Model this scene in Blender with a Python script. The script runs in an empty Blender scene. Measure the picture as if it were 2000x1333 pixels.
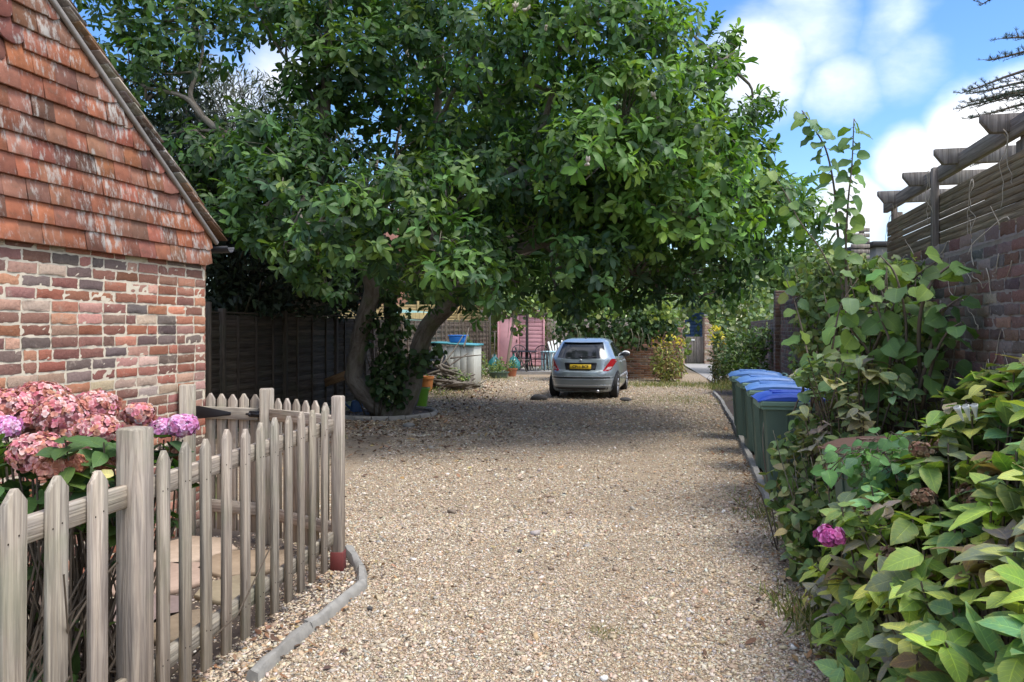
SUN_E = 1.15; CL = 2.55; SKYV = 0.56; EXPO = 1.7
import bpy, math
import numpy as np
from mathutils import Vector, Matrix
rng = np.random.default_rng(11)
C = bpy.context.scene.collection
F = 1480.0; HOR = 640.0; CH = 1.65
def P(px, py, Z): return np.array([(px-1000)/F*Z, Z, CH-(py-HOR)/F*Z])
def G(px, py):
    Z = CH*F/(py-HOR); return np.array([(px-1000)/F*Z, Z, 0.0])
def nrm(a):
    a = np.asarray(a, float); return a/np.maximum(np.linalg.norm(a, axis=-1, keepdims=True), 1e-9)
UP = np.array([0, 0, 1.0])

# ------------------------------------------------------------------ objects
def setp(o, label=None, cat=None, group=None, kind=None):
    if label: o['label'] = label
    if cat: o['category'] = cat
    if group: o['group'] = group
    if kind: o['kind'] = kind
    return o
def thing(name, label, cat, loc=(0, 0, 0), group=None, rotz=0):
    o = bpy.data.objects.new(name, None); C.objects.link(o); o.empty_display_size = .1
    o.location = loc; o.rotation_euler = (0, 0, rotz)
    return setp(o, label, cat, group)
def copy_tree(o, parent=None):
    c = o.copy(); C.objects.link(c); c.parent = parent
    for ch in list(o.children): copy_tree(ch, c)
    return c

class MB:
    def __init__(s): s.v = []; s.c = []; s.u = []; s.f = {}; s.n = 0
    def add(s, v, faces, col=(.5, .5, .5), uv=None):
        v = np.asarray(v, float).reshape(-1, 3); m = len(v)
        col = np.asarray(col, float)
        if col.ndim == 1: col = np.tile(col[:3], (m, 1))
        uv = v.copy() if uv is None else np.asarray(uv, float).reshape(-1, 3)
        s.v.append(v); s.c.append(col); s.u.append(uv)
        if isinstance(faces, np.ndarray):
            s.f.setdefault(faces.shape[1], []).append(faces + s.n)
        else:
            d = {}
            for f in faces: d.setdefault(len(f), []).append(f)
            for k, fs in d.items(): s.f.setdefault(k, []).append(np.array(fs) + s.n)
        s.n += m
        return s
    def build(s, name, mat, parent=None, smooth=False, angle=None):
        V = np.concatenate(s.v); Cc = np.concatenate(s.c); U = np.concatenate(s.u)
        if parent is not None:
            p = parent; off = np.zeros(3)
            while p is not None:
                off = off + np.array(p.location); p = p.parent
            V = V - off
        me = bpy.data.meshes.new(name)
        me.vertices.add(len(V)); me.vertices.foreach_set('co', V.astype(np.float32).ravel())
        idx = []; start = []; t = 0
        for k, lst in s.f.items():
            a = np.concatenate(lst); idx.append(a.ravel())
            start.append(t + np.arange(len(a))*k); t += a.size
        idx = np.concatenate(idx).astype(np.int32); start = np.concatenate(start).astype(np.int32)
        me.loops.add(len(idx)); me.loops.foreach_set('vertex_index', idx)
        me.polygons.add(len(start)); me.polygons.foreach_set('loop_start', start)
        me.update(calc_edges=True)
        a = me.attributes.new('Col', 'FLOAT_COLOR', 'POINT')
        a.data.foreach_set('color', np.concatenate([Cc, np.ones((len(Cc), 1))], 1).astype(np.float32).ravel())
        a = me.attributes.new('uvp', 'FLOAT_VECTOR', 'POINT')
        a.data.foreach_set('vector', U.astype(np.float32).ravel())
        if smooth:
            me.polygons.foreach_set('use_smooth', np.ones(len(start), bool))
            if angle: me.set_sharp_from_angle(angle=math.radians(angle))
        me.materials.append(mat)
        o = bpy.data.objects.new(name, me); C.objects.link(o)
        if parent is not None: o.parent = parent
        return o

def rotm(z=0, x=0, y=0):
    return np.array((Matrix.Rotation(z, 3, 'Z') @ Matrix.Rotation(x, 3, 'X') @ Matrix.Rotation(y, 3, 'Y')))
def frame(d, up=UP):
    d = nrm(np.array(d, float)); s = np.cross(up, d)
    if np.linalg.norm(s) < 1e-4: s = np.array([1., 0, 0])
    s = nrm(s); n = np.cross(d, s); return s, d, n       # side, forward, up
def box(mb, c, size, R=None, bev=.004, col=(.5, .5, .5), grain=2, taper=None, jit=0):
    h = np.array(size, float)/2; b = min(bev, h.min()*.45)
    vs = []; ids = {}
    for sx in (-1, 1):
        for sy in (-1, 1):
            for sz in (-1, 1):
                sg = np.array([sx, sy, sz])
                for ax in range(3):
                    p = sg*(h-b); p[ax] = sg[ax]*h[ax]
                    ids[(sx, sy, sz, ax)] = len(vs); vs.append(p)
    vs = np.array(vs); fs = []
    q = [(-1, -1), (1, -1), (1, 1), (-1, 1)]
    for ax in range(3):
        o = [i for i in range(3) if i != ax]
        for sg in (-1, 1):
            f = []
            for a, bb in q:
                k = [0, 0, 0]; k[ax] = sg; k[o[0]] = a; k[o[1]] = bb; f.append(ids[(*k, ax)])
            flip = (sg < 0) != (ax == 1)
            fs.append(f[::-1] if flip else f)
        for a in (-1, 1):
            for bb in (-1, 1):
                k0 = [0, 0, 0]; k1 = [0, 0, 0]; k0[ax] = -1; k1[ax] = 1
                for k in (k0, k1): k[o[0]] = a; k[o[1]] = bb
                fs.append([ids[(*k0, o[0])], ids[(*k1, o[0])], ids[(*k1, o[1])], ids[(*k0, o[1])]])
    for sx in (-1, 1):
        for sy in (-1, 1):
            for sz in (-1, 1): fs.append([ids[(sx, sy, sz, a)] for a in range(3)])
    # consistent outward orientation
    out = []
    for f in fs:
        p = vs[f]; nn = np.cross(p[1]-p[0], p[2]-p[0])
        out.append(f if nn @ p.mean(0) > 0 else f[::-1])
    uv = vs.copy()
    if grain == 0: uv = uv[:, [1, 2, 0]]
    elif grain == 1: uv = uv[:, [0, 2, 1]]
    uv = uv + rng.uniform(-20, 20, 3)
    if taper is not None:
        t = (vs[:, 2:]/(h[2])+1)/2
        vs = vs*np.concatenate([taper[0]+(1-taper[0])*t, taper[1]+(1-taper[1])*t, np.ones_like(t)], 1)
    if jit: vs = vs + rng.normal(0, jit, vs.shape)
    if R is not None: vs = vs @ np.asarray(R).T
    mb.add(vs + np.asarray(c, float), out, col, uv)
def beam(mb, a, b, w, h, bev=.004, col=(.5, .5, .5), up=UP):
    a = np.array(a, float); b = np.array(b, float); s, d, n = frame(b-a, up)
    box(mb, (a+b)/2, (w, np.linalg.norm(b-a), h), np.stack([s, d, n], 1), bev, col, grain=1)
def tube(mb, pts, rad, n=8, col=(.5, .5, .5), cap=True, wob=0.0, sub=1):
    pts = np.array(pts, float); rad = np.broadcast_to(np.asarray(rad, float), (len(pts),)).copy()
    if sub > 1 and len(pts) > 2:                        # catmull-rom
        pp = np.vstack([2*pts[0]-pts[1], pts, 2*pts[-1]-pts[-2]]); o = []; r = []
        for i in range(len(pts)-1):
            p0, p1, p2, p3 = pp[i:i+4]
            for t in np.arange(sub)/sub:
                o.append(.5*((2*p1)+(-p0+p2)*t+(2*p0-5*p1+4*p2-p3)*t*t+(-p0+3*p1-3*p2+p3)*t**3)); r.append(rad[i]*(1-t)+rad[i+1]*t)
        o.append(pts[-1]); r.append(rad[-1]); pts = np.array(o); rad = np.array(r)
    T = nrm(np.gradient(pts, axis=0)); ref = np.array([0.31, .17, .93])
    if abs(T[0] @ ref) > .9: ref = np.array([1., .1, 0])
    s = nrm(np.cross(T[0], ref)); vs = []; uv = []; L = 0; off = rng.uniform(-9, 9, 3)
    a = np.arange(n)/n*2*math.pi
    for i in range(len(pts)):
        s = nrm(s - T[i]*(s @ T[i])); t = np.cross(T[i], s)
        if i: L += np.linalg.norm(pts[i]-pts[i-1])
        r = rad[i]*(1+wob*rng.normal(0, 1, n)) if wob else np.full(n, rad[i])
        vs.append(pts[i]+np.outer(np.cos(a)*r, s)+np.outer(np.sin(a)*r, t))
        uv.append(np.stack([np.cos(a)*rad[i], np.sin(a)*rad[i], np.full(n, L)], 1)+off)
    m = len(pts); i0 = np.arange(m-1)[:, None]*n; j = np.arange(n)[None]; jn = (j+1) % n
    f = np.stack([i0+j, i0+jn, i0+n+jn, i0+n+j], -1).reshape(-1, 4)
    faces = [list(x) for x in f] if cap else f
    if cap: faces += [list(range(n))[::-1], list(range((m-1)*n, m*n))]
    mb.add(np.concatenate(vs), faces, col, np.concatenate(uv))
def tubes(mb, A, M, B, r0, r1, n=4, col=(.2, .15, .1)):   # many thin 3-point tubes at once
    A, M, B = (np.asarray(x, float) for x in (A, M, B)); N = len(A)
    if N == 0: return
    T = nrm(B-A); s = nrm(np.cross(T, np.array([.3, .5, .8]))); t = np.cross(T, s)
    a = np.arange(n)/n*2*math.pi; ring = s[:, None]*np.cos(a)[None, :, None]+t[:, None]*np.sin(a)[None, :, None]
    r0 = np.broadcast_to(r0, (N,))[:, None, None]; r1 = np.broadcast_to(r1, (N,))[:, None, None]
    V = np.stack([A[:, None]+ring*r0, M[:, None]+ring*(r0+r1)/2, B[:, None]+ring*r1], 1)
    base = np.arange(N)[:, None, None]*(3*n)+np.arange(2)[None, :, None]*n; j = np.arange(n)[None, None]; jn = (j+1) % n
    f = np.stack([base+j, base+jn, base+n+jn, base+n+j], -1).reshape(-1, 4)
    mb.add(V.reshape(-1, 3), f, col)
def lathe(mb, prof, c=(0, 0, 0), n=20, col=(.5, .5, .5), sx=1, sy=1, R=None):
    prof = np.array(prof, float); a = np.arange(n)/n*2*math.pi
    V = np.stack([prof[:, None, 0]*np.cos(a)*sx, prof[:, None, 0]*np.sin(a)*sy, np.repeat(prof[:, 1:2], n, 1)], -1).reshape(-1, 3)
    if R is not None: V = V @ np.asarray(R).T
    m = len(prof); i0 = np.arange(m-1)[:, None]*n; j = np.arange(n)[None]; jn = (j+1) % n
    mb.add(V+np.asarray(c, float), np.stack([i0+j, i0+jn, i0+n+jn, i0+n+j], -1).reshape(-1, 4), col)
def prism(mb, poly, th, o, ex, ez, bev=.003, col=(.5, .5, .5)):
    """polygon (CCW in ex,ez) extruded th along ey = ez x ex, chamfered on both faces"""
    poly = np.array(poly, float); ex = nrm(ex); ez = nrm(ez); ey = np.cross(ez, ex); m = len(poly)
    e = nrm(np.roll(poly, -1, 0)-poly); nn = np.stack([-e[:, 1], e[:, 0]], 1); bis = nrm(nn+np.roll(nn, 1, 0))
    dot = np.maximum((bis*nn).sum(1, keepdims=True), .4); ins = poly+bis*bev/dot
    rings = [(ins, -th/2), (poly, -th/2+bev), (poly, th/2-bev), (ins, th/2)]
    vs = []; uv = []
    off = rng.uniform(-20, 20, 3)
    for q, y in rings:
        vs.append(np.asarray(o)+np.outer(q[:, 0], ex)+np.outer(q[:, 1], ez)+ey*y); uv.append(np.stack([q[:, 0], np.full(m, y), q[:, 1]], 1)+off)
    fs = []
    for k in range(3):
        for i in range(m):
            j = (i+1) % m; fs.append([k*m+i, k*m+j, (k+1)*m+j, (k+1)*m+i][::-1])
    fs.append(list(range(m))); fs.append(list(range(3*m, 4*m))[::-1])
    mb.add(np.concatenate(vs), fs, col, np.concatenate(uv))
def sheet(mb, poly, z, col=(.5, .5, .5)):
    p = np.array(poly, float); v = np.concatenate([p, np.full((len(p), 1), z)], 1); mb.add(v, [list(range(len(p)))], col)
def sphere(mb, c, r, nu=12, nv=8, col=(.5, .5, .5), R=None, jit=0):
    t = np.linspace(0.02, math.pi-.02, nv); a = np.arange(nu)/nu*2*math.pi
    r = np.broadcast_to(np.asarray(r, float), (3,))
    V = np.stack([np.outer(np.sin(t), np.cos(a))*r[0], np.outer(np.sin(t), np.sin(a))*r[1], np.outer(np.cos(t), np.ones(nu))*r[2]], -1).reshape(-1, 3)
    if jit: V = V*(1+rng.normal(0, jit, (len(V), 1)))
    if R is not None: V = V @ np.asarray(R).T
    i0 = np.arange(nv-1)[:, None]*nu; j = np.arange(nu)[None]; jn = (j+1) % nu
    mb.add(V+np.asarray(c, float), np.stack([i0+nu+j, i0+nu+jn, i0+jn, i0+j], -1).reshape(-1, 4), col)

# ------------------------------------------------------------------ leaves
PROF = {'magnolia': ([0, .18, .45, .72, .9, 1], [.05, .42, .86, 1., .62, .03]),
        'ovate': ([0, .08, .22, .42, .62, .8, .92, 1], [.04, .55, .92, 1., .82, .5, .2, .02]),
        'round': ([0, .06, .2, .45, .7, .9, 1], [.2, .75, .98, 1., .86, .45, .03]),
        'small': ([0, .3, .7, 1], [.05, .9, .8, .05]),
        'needle': ([0, .5, 1], [.6, 1, .1])}
def leaves(mb, pos, d, n, L, ratio, shape='magnolia', fold=.25, curl=.2, cols=3, col=None, wave=0.0):
    pos = np.asarray(pos, float); N = len(pos)
    if N == 0: return
    vv, pp = (np.array(x, float) for x in PROF[shape]); R = len(vv)
    d = nrm(d); n = nrm(n - d*(n*d).sum(1, keepdims=True)); s = np.cross(d, n)
    L = np.broadcast_to(L, (N,)).astype(float); curl = np.broadcast_to(curl, (N,)); fold = np.broadcast_to(fold, (N,))
    u = np.linspace(-1, 1, cols)
    V = np.broadcast_to(vv[None, :, None], (N, R, cols)); W = np.broadcast_to(pp[None, :, None], (N, R, cols)); Uu = np.broadcast_to(u[None, None], (N, R, cols))
    hw = (L*ratio/2)[:, None, None]; Lb = L[:, None, None]
    lift = fold[:, None, None]*np.abs(Uu)*W*hw - curl[:, None, None]*V**2*Lb
    if wave: lift = lift + wave*hw*np.abs(Uu)*np.sin(V*14+rng.uniform(0, 6, (N, 1, 1))+Uu*1.5)
    pts = pos[:, None, None]+d[:, None, None]*(V*Lb*(1-.25*curl[:, None, None]*V))[..., None]+s[:, None, None]*(Uu*W*hw)[..., None]+n[:, None, None]*lift[..., None]
    k = R*cols; b = np.arange(N)[:, None, None]*k; i = np.arange(R-1)[None, :, None]*cols; j = np.arange(cols-1)[None, None]
    f = np.stack([b+i+j, b+i+j+1, b+i+cols+j+1, b+i+cols+j], -1).reshape(-1, 4)
    if col is None: col = np.tile((.06, .12, .03), (N, 1))
    rr = np.broadcast_to(rng.random((N, 1, 1)), V.shape)
    mb.add(pts.reshape(-1, 3), f, np.repeat(col, k, 0), np.stack([Uu, V, rr], -1).reshape(-1, 3))
def pick(pal, N, var=.18, w=None):
    pal = np.array(pal, float); i = rng.choice(len(pal), N, p=None if w is None else np.array(w)/sum(w))
    return np.clip(pal[i]*(1+rng.normal(0, var, (N, 1)))*(1+rng.normal(0, var*.3, (N, 3))), .004, .9)
def rdir(N): return nrm(rng.normal(0, 1, (N, 3)))
def blob(c, r, N, shell=.35, lo=-1.0):
    d = rdir(N); d[:, 2] = np.where(d[:, 2] < lo, -d[:, 2], d[:, 2]); q = shell+(1-shell)*rng.random((N, 1))**.5
    return np.asarray(c)+d*q*np.asarray(r), d
def whorl(mb, ctr, axis, nl, L, ratio, pal, shape='magnolia', tilt=(45, 100), droop=.25, fold=.3, curl=.18, step=.012, w=None, cols=3, wave=0, var=.18, twist=.35):
    ctr = np.asarray(ctr, float); axis = nrm(axis); N = len(ctr)
    e1 = nrm(np.cross(axis, np.array([.36, .48, .8])+1e-3)); e2 = np.cross(axis, e1)
    c = np.repeat(ctr, nl, 0); a = np.repeat(axis, nl, 0); k = np.tile(np.arange(nl), N)
    az = k*2.4+np.repeat(rng.uniform(0, 6.28, N), nl)+rng.normal(0, .2, N*nl)
    tl = np.radians(tilt[1]+(tilt[0]-tilt[1])*k/max(nl-1, 1)+rng.normal(0, 9, N*nl))
    d = a*np.cos(tl)[:, None]+(np.repeat(e1, nl, 0)*np.cos(az)[:, None]+np.repeat(e2, nl, 0)*np.sin(az)[:, None])*np.sin(tl)[:, None]
    d[:, 2] -= droop*rng.uniform(.3, 1.5, len(d)); d = nrm(d)
    n = a+rng.normal(0, twist, d.shape); n[:, 2] += .3
    Ls = (np.repeat(rng.uniform(.8, 1.15, N), nl))*rng.uniform(.58, 1.2, N*nl)*L
    col = pick(pal, N, var, w); col = np.repeat(col, nl, 0)*(1+rng.normal(0, .13, (N*nl, 1)))
    leaves(mb, c+a*(k*step)[:, None], d, n, Ls, ratio, shape, fold, curl*rng.uniform(0, 2, N*nl), cols, np.clip(col, .004, .9), wave)
def scatter_leaves(mb, p, outd, L, ratio, pal, shape='small', droop=.5, w=None, cols=3, fold=.25, curl=.15, var=.2, face=.8):
    N = len(p); d = rdir(N)+np.array([0, 0, -droop]); n = outd*face+UP*.5+rng.normal(0, .5, (N, 3))
    leaves(mb, p, d, n, L*rng.uniform(.65, 1.25, N), ratio, shape, fold, curl*rng.uniform(0, 2, N), cols, pick(pal, N, var, w))

# ------------------------------------------------------------------ materials
class NT:
    def __init__(s, tree): s.t = tree
    def n(s, typ, ins=None, **pr):
        nd = s.t.nodes.new('ShaderNode'+typ)
        for k, v in pr.items(): setattr(nd, k, v)
        for k, v in (ins or {}).items():
            i = nd.inputs[k]
            if isinstance(v, bpy.types.NodeSocket): s.t.links.new(v, i)
            elif isinstance(v, (tuple, list)) and i.type == 'RGBA' and len(v) == 3: i.default_value = (*v, 1)
            else: i.default_value = v
        return nd
    def pos(s): return s.n('NewGeometry').outputs['Position']
    def attr(s, name): return s.n('Attribute', attribute_name=name)
    def mapv(s, v, sc): return s.n('Mapping', {'Vector': v, 'Scale': sc}).outputs[0]
    def noise(s, v, sc, det=4, rough=.55, out='Fac', dist=0): return s.n('TexNoise', {'Vector': v, 'Scale': sc, 'Detail': det, 'Roughness': rough, 'Distortion': dist}).outputs[out]
    def vor(s, v, sc, out='Color', feature='F1', rnd=1): return s.n('TexVoronoi', {'Vector': v, 'Scale': sc, 'Randomness': rnd}, feature=feature).outputs[out]
    def math(s, op, a, b=0.0, c=0.0, clamp=False): return s.n('Math', {0: a, 1: b, 2: c}, operation=op, use_clamp=clamp).outputs[0]
    def vmath(s, op, a, b=(0, 0, 0)): return s.n('VectorMath', {0: a, 1: b}, operation=op)
    def ramp(s, f, stops, interp='LINEAR'):
        nd = s.n('ValToRGB', {'Fac': f}); cr = nd.color_ramp; cr.interpolation = interp
        while len(cr.elements) < len(stops): cr.elements.new(.5)
        for e, (p, c) in zip(cr.elements, stops):
            e.position = p; e.color = (*c, 1) if isinstance(c, (tuple, list)) else (c, c, c, 1)
        return nd.outputs['Color']
    def mix(s, f, a, b, mode='MIX'):
        nd = s.n('Mix', data_type='RGBA', blend_type=mode)
        for i, v in ((0, f), (6, a), (7, b)):
            if isinstance(v, bpy.types.NodeSocket): s.t.links.new(v, nd.inputs[i])
            elif i and not isinstance(v, float): nd.inputs[i].default_value = (*v, 1)
            else: nd.inputs[i].default_value = v
        return nd.outputs[2]
    def step(s, v, a, b): return s.n('MapRange', {'Value': v, 'From Min': a, 'From Max': b}, interpolation_type='SMOOTHSTEP').outputs[0]
    def bump(s, h, st=.5, dist=.01, nrml=None):
        d = {'Height': h, 'Strength': st, 'Distance': dist}
        if nrml is not None: d['Normal'] = nrml
        return s.n('Bump', d).outputs[0]
def material(name, fn):
    m = bpy.data.materials.new(name); m.use_nodes = True; t = m.node_tree; t.nodes.clear(); k = NT(t)
    sh = fn(k); out = k.n('OutputMaterial'); t.links.new(sh, out.inputs[0]); return m
def prin(k, base, rough=.8, normal=None, spec=.3, **kw):
    d = {'Base Color': base, 'Roughness': rough, 'Specular IOR Level': spec}
    if normal is not None: d['Normal'] = normal
    d.update({a.replace('_', ' '): b for a, b in kw.items()})
    return k.n('BsdfPrincipled', d).outputs[0]
def leafmat(name, rough=.42, trans=.28, vein=.35, mottle=.25, nv=9.0, edge=None, spec=.4):
    def f(k):
        c = k.attr('Col').outputs['Color']; uv = k.n('SeparateXYZ', {0: k.attr('uvp').outputs['Vector']})
        u = k.math('ABSOLUTE', uv.outputs[0]); v = uv.outputs[1]
        mid = k.step(u, .09, .02); fr = k.math('FRACT', k.math('SUBTRACT', k.math('MULTIPLY', v, nv), k.math('MULTIPLY', u, 1.6)))
        lat = k.step(k.math('ABSOLUTE', k.math('SUBTRACT', fr, .5)), .1, .02)
        vn = k.math('MULTIPLY', k.math('MAXIMUM', mid, k.math('MULTIPLY', lat, .6)), vein)
        nz = k.noise(k.pos(), 38, 4, .6)
        base = k.mix(k.math('MULTIPLY', k.step(nz, .38, .72), mottle), c, k.mix(1.0, c, (1.35, 1.28, .8), 'MULTIPLY'))
        if edge:
            e = k.math('MULTIPLY', k.step(k.math('ADD', k.math('MULTIPLY', k.math('MAXIMUM', u, k.math('MULTIPLY', v, .9)), .55), nz), .82, 1.12), edge[1]); base = k.mix(e, base, edge[0])
        base = k.mix(vn, base, k.mix(1.0, base, (1.7, 1.55, 1.3), 'MULTIPLY'))
        h = k.math('MULTIPLY', vn, -1.0)
        p = prin(k, base, rough, k.bump(h, .5, .003), spec)
        tr = k.n('BsdfTranslucent', {'Color': k.mix(1.0, base, (1.6, 1.7, .6), 'MULTIPLY')}).outputs[0]
        return k.n('MixShader', {0: trans, 1: p, 2: tr}).outputs[0]
    return material(name, f)
def woodmat(name, base, dark, green=(.2, .22, .12), ga=.35, rough=.85, sc=1.0, spots=.5):
    def f(k):
        uv = k.attr('uvp').outputs['Vector']; c = k.attr('Col').outputs['Color']
        g = k.noise(k.mapv(uv, (60*sc, 60*sc, 2.2*sc)), 1, 6, .65, dist=.6); g2 = k.noise(k.mapv(uv, (14*sc, 14*sc, .9*sc)), 1, 4, .6, dist=1.2)
        rg = k.math('SINE', k.math('MULTIPLY', k.noise(k.mapv(uv, (9*sc, 9*sc, .55*sc)), 1, 3, .5, dist=.5), 62.0)); rg = k.step(rg, .1, .95)
        b = k.mix(k.step(g, .36, .64), dark, base); b = k.mix(k.math('MULTIPLY', k.step(g2, .42, .62), .7), b, k.mix(1.0, b, (1.4, 1.36, 1.28), 'MULTIPLY'))
        b = k.mix(k.math('MULTIPLY', rg, .26), b, k.mix(1.0, b, (.55, .5, .46), 'MULTIPLY'))
        st = k.noise(k.pos(), 1.7, 5, .7); b = k.mix(k.math('MULTIPLY', k.step(st, .5, .7), .3), b, k.mix(1.0, b, (.62, .6, .6), 'MULTIPLY'))
        gn = k.noise(k.pos(), 3.1, 5, .6); b = k.mix(k.math('MULTIPLY', k.step(gn, .46, .7), ga), b, green)
        kn = k.vor(k.mapv(uv, (9*sc, 9*sc, 3.2*sc)), 1, 'Distance'); b = k.mix(k.math('MULTIPLY', k.step(kn, .13, .05), spots), b, k.mix(1.0, b, (.42, .34, .28), 'MULTIPLY'))
        b = k.mix(1.0, b, k.mix(1.0, c, (2.0, 2.0, 2.0), 'MULTIPLY'), 'MULTIPLY')
        return prin(k, b, rough, k.bump(k.math('SUBTRACT', g, k.math('MULTIPLY', rg, .35)), .6, .005), .2)
    return material(name, f)
def plain(name, col, rough=.5, metal=0.0, spec=.4, var=.25, sc=8.0, bump=0.0, coat=0.0):
    def f(k):
        nz = k.noise(k.pos(), sc, 5, .6); b = k.mix(k.math('MULTIPLY', k.step(nz, .35, .75), var), col, tuple(x*.55+.02 for x in col))
        r = k.math('ADD', k.math('MULTIPLY', nz, .2), rough-.1)
        return prin(k, b, r, k.bump(nz, bump, .004) if bump else None, spec, Metallic=metal, Coat_Weight=coat, Coat_Roughness=.08)
    return material(name, f)
def colmat(name, rough=.7, spec=.3, var=.3, sc=30.0, bump=.3, dist=.004):
    def f(k):
        c = k.attr('Col').outputs['Color']; nz = k.noise(k.pos(), sc, 5, .65)
        b = k.mix(k.math('MULTIPLY', k.step(nz, .3, .75), var), c, k.mix(1.0, c, (.5, .48, .45), 'MULTIPLY'))
        return prin(k, b, rough, k.bump(nz, bump, dist), spec)
    return material(name, f)
def brickmat(name, smear, amt, sc=1.0):
    def f(k):
        c = k.attr('Col').outputs['Color']; p = k.pos(); n1 = k.noise(p, 55, 6, .7); n2 = k.noise(p, 9, 6, .7); n3 = k.noise(p, 160, 3, .6)
        b = k.mix(k.math('MULTIPLY', k.step(n1, .35, .75), .5), c, k.mix(1.0, c, (.55, .5, .5), 'MULTIPLY'))
        b = k.mix(k.math('MULTIPLY', k.step(k.math('ADD', n2, k.math('MULTIPLY', n1, .35)), .72, .92), amt), b, smear)
        b = k.mix(k.math('MULTIPLY', k.step(n3, .68, .76), .35), b, smear)
        h = k.math('ADD', n1, k.math('MULTIPLY', n3, .4))
        return prin(k, b, .92, k.bump(h, .7, .008), .15)
    return material(name, f)
M = {}
M['magnolia'] = leafmat('magnolia_leaf', .5, .3, .22, .25, spec=.3)
M['leaf'] = leafmat('garden_leaf', .5, .28, .45, .35, spec=.3)
M['hyd'] = leafmat('hydrangea_leaf', .52, .25, .8, .6, 8.0, ((.34, .31, .09), .35), spec=.3)
M['hyd_green'] = leafmat('hydrangea_green_leaf', .5, .25, .5, .3, 8.0, spec=.3)
M['needle'] = leafmat('conifer_needle', .6, .1, .0, .2)
def _petal(k):
    c = k.attr('Col').outputs['Color']; uv = k.n('SeparateXYZ', {0: k.attr('uvp').outputs['Vector']})
    b = k.mix(k.step(uv.outputs[1], .75, .1), c, k.mix(1.0, c, (.8, .6, .6), 'MULTIPLY'))
    return k.n('MixShader', {0: .3, 1: prin(k, b, .7, None, .2), 2: k.n('BsdfTranslucent', {'Color': c}).outputs[0]}).outputs[0]
M['petal'] = material('petal', _petal)
def _bark(k):
    p = k.pos(); uv = k.attr('uvp').outputs['Vector']; n1 = k.noise(k.mapv(uv, (9, 9, 2.5)), 1, 6, .7, dist=.8); n2 = k.noise(p, 22, 6, .7); n3 = k.noise(p, 2.4, 5, .6)
    b = k.mix(k.step(n1, .3, .7), (.10, .08, .062), (.235, .205, .165)); b = k.mix(k.math('MULTIPLY', k.step(n2, .5, .75), .45), b, (.26, .245, .205))
    b = k.mix(k.math('MULTIPLY', k.step(n3, .5, .7), .5), b, (.12, .14, .06))
    return prin(k, b, .9, k.bump(k.math('ADD', n1, k.math('MULTIPLY', n2, .5)), .8, .02), .15)
M['bark'] = material('bark', _bark)
M['twig'] = plain('twig', (.13, .10, .07), .85, bump=.3)
M['paletwig'] = plain('pale_twig', (.42, .36, .27), .85)
M['picket'] = woodmat('weathered_picket', (.40, .35, .28), (.24, .205, .165), (.22, .235, .14), .4)
M['greywood'] = woodmat('grey_wood', (.24, .21, .18), (.13, .11, .095), (.15, .14, .09), .35)
M['slat'] = woodmat('slat_wood', (.27, .21, .135), (.14, .105, .066), (.14, .14, .075), .5, spots=.4)
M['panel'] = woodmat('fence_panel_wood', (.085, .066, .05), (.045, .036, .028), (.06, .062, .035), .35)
M['lightpanel'] = woodmat('light_panel_wood', (.42, .32, .15), (.28, .2, .09), (.3, .26, .12), .3)
M['plank'] = woodmat('plank_wood', (.34, .22, .12), (.2, .12, .06), (.3, .2, .1), .2)
M['black'] = plain('black_plastic', (.018, .018, .02), .45)
M['blackmetal'] = plain('black_iron', (.02, .02, .022), .5, .3)
M['bingreen'] = plain('bin_green', (.085, .135, .095), .5, var=.35, sc=5, bump=.05)
M['binrim'] = plain('bin_rim_green', (.20, .31, .22), .5, var=.3)
M['binblue'] = plain('bin_blue', (.10, .22, .50), .42, var=.25)
M['binblue2'] = plain('bin_deep_blue', (.05, .12, .55), .42, var=.25)
M['binbrown'] = plain('bin_brown', (.15, .085, .06), .45)
M['terracotta'] = plain('terracotta', (.42, .15, .07), .8, bump=.2)
M['orange'] = plain('orange_pot', (.42, .16, .04), .6)
M['lime'] = plain('lime_bucket', (.17, .38, .03), .4)
M['tealglass'] = plain('teal_glass', (.05, .28, .25), .15, spec=.6)
M['boxcream'] = plain('storage_cream', (.55, .55, .47), .6)
M['boxlid'] = plain('storage_lid', (.08, .30, .33), .5)
M['bluebox'] = plain('blue_tub', (.04, .2, .6), .45)
M['stone'] = plain('kerb_stone', (.29, .275, .24), .95, var=.75, sc=16, bump=1.0)
M['rock'] = plain('dark_stone', (.07, .065, .06), .9, var=.5, sc=12, bump=.5)
M['pink'] = plain('pink_paint', (.70, .36, .36), .7, var=.2)
M['navy'] = plain('navy_paint', (.04, .09, .2), .6)
M['white'] = plain('white_paint', (.75, .75, .7), .6, var=.15)
M['paleblue'] = plain('pale_blue_paint', (.42, .62, .66), .6, var=.2)
M['rust'] = plain('red_oxide', (.15, .03, .025), .8, var=.5, sc=30, bump=.3)
M['concrete'] = plain('concrete', (.33, .31, .28), .9, var=.4, sc=7, bump=.3)
M['greenroof'] = plain('green_felt', (.17, .30, .25), .85)
M['yellow'] = plain('yellow_plate', (.75, .5, .03), .45, var=.12)
M['tail'] = plain('tail_red', (.42, .012, .02), .15, spec=.6, var=.3, coat=.6)
M['tailclear'] = plain('tail_clear', (.7, .55, .55), .15, spec=.6)
M['tyre'] = plain('tyre', (.02, .02, .02), .8)
M['alloy'] = plain('alloy', (.55, .56, .58), .3, .8)
M['trim'] = plain('dark_trim', (.035, .036, .04), .5)
M['brightstrip'] = plain('silver_strip', (.62, .66, .7), .3, .4)
M['carpaint'] = plain('silver_blue_paint', (.33, .39, .42), .32, .45, .5, .08, 3, coat=.8)
M['glass'] = plain('car_glass', (.012, .014, .016), .08, spec=.38, var=0)
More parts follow.
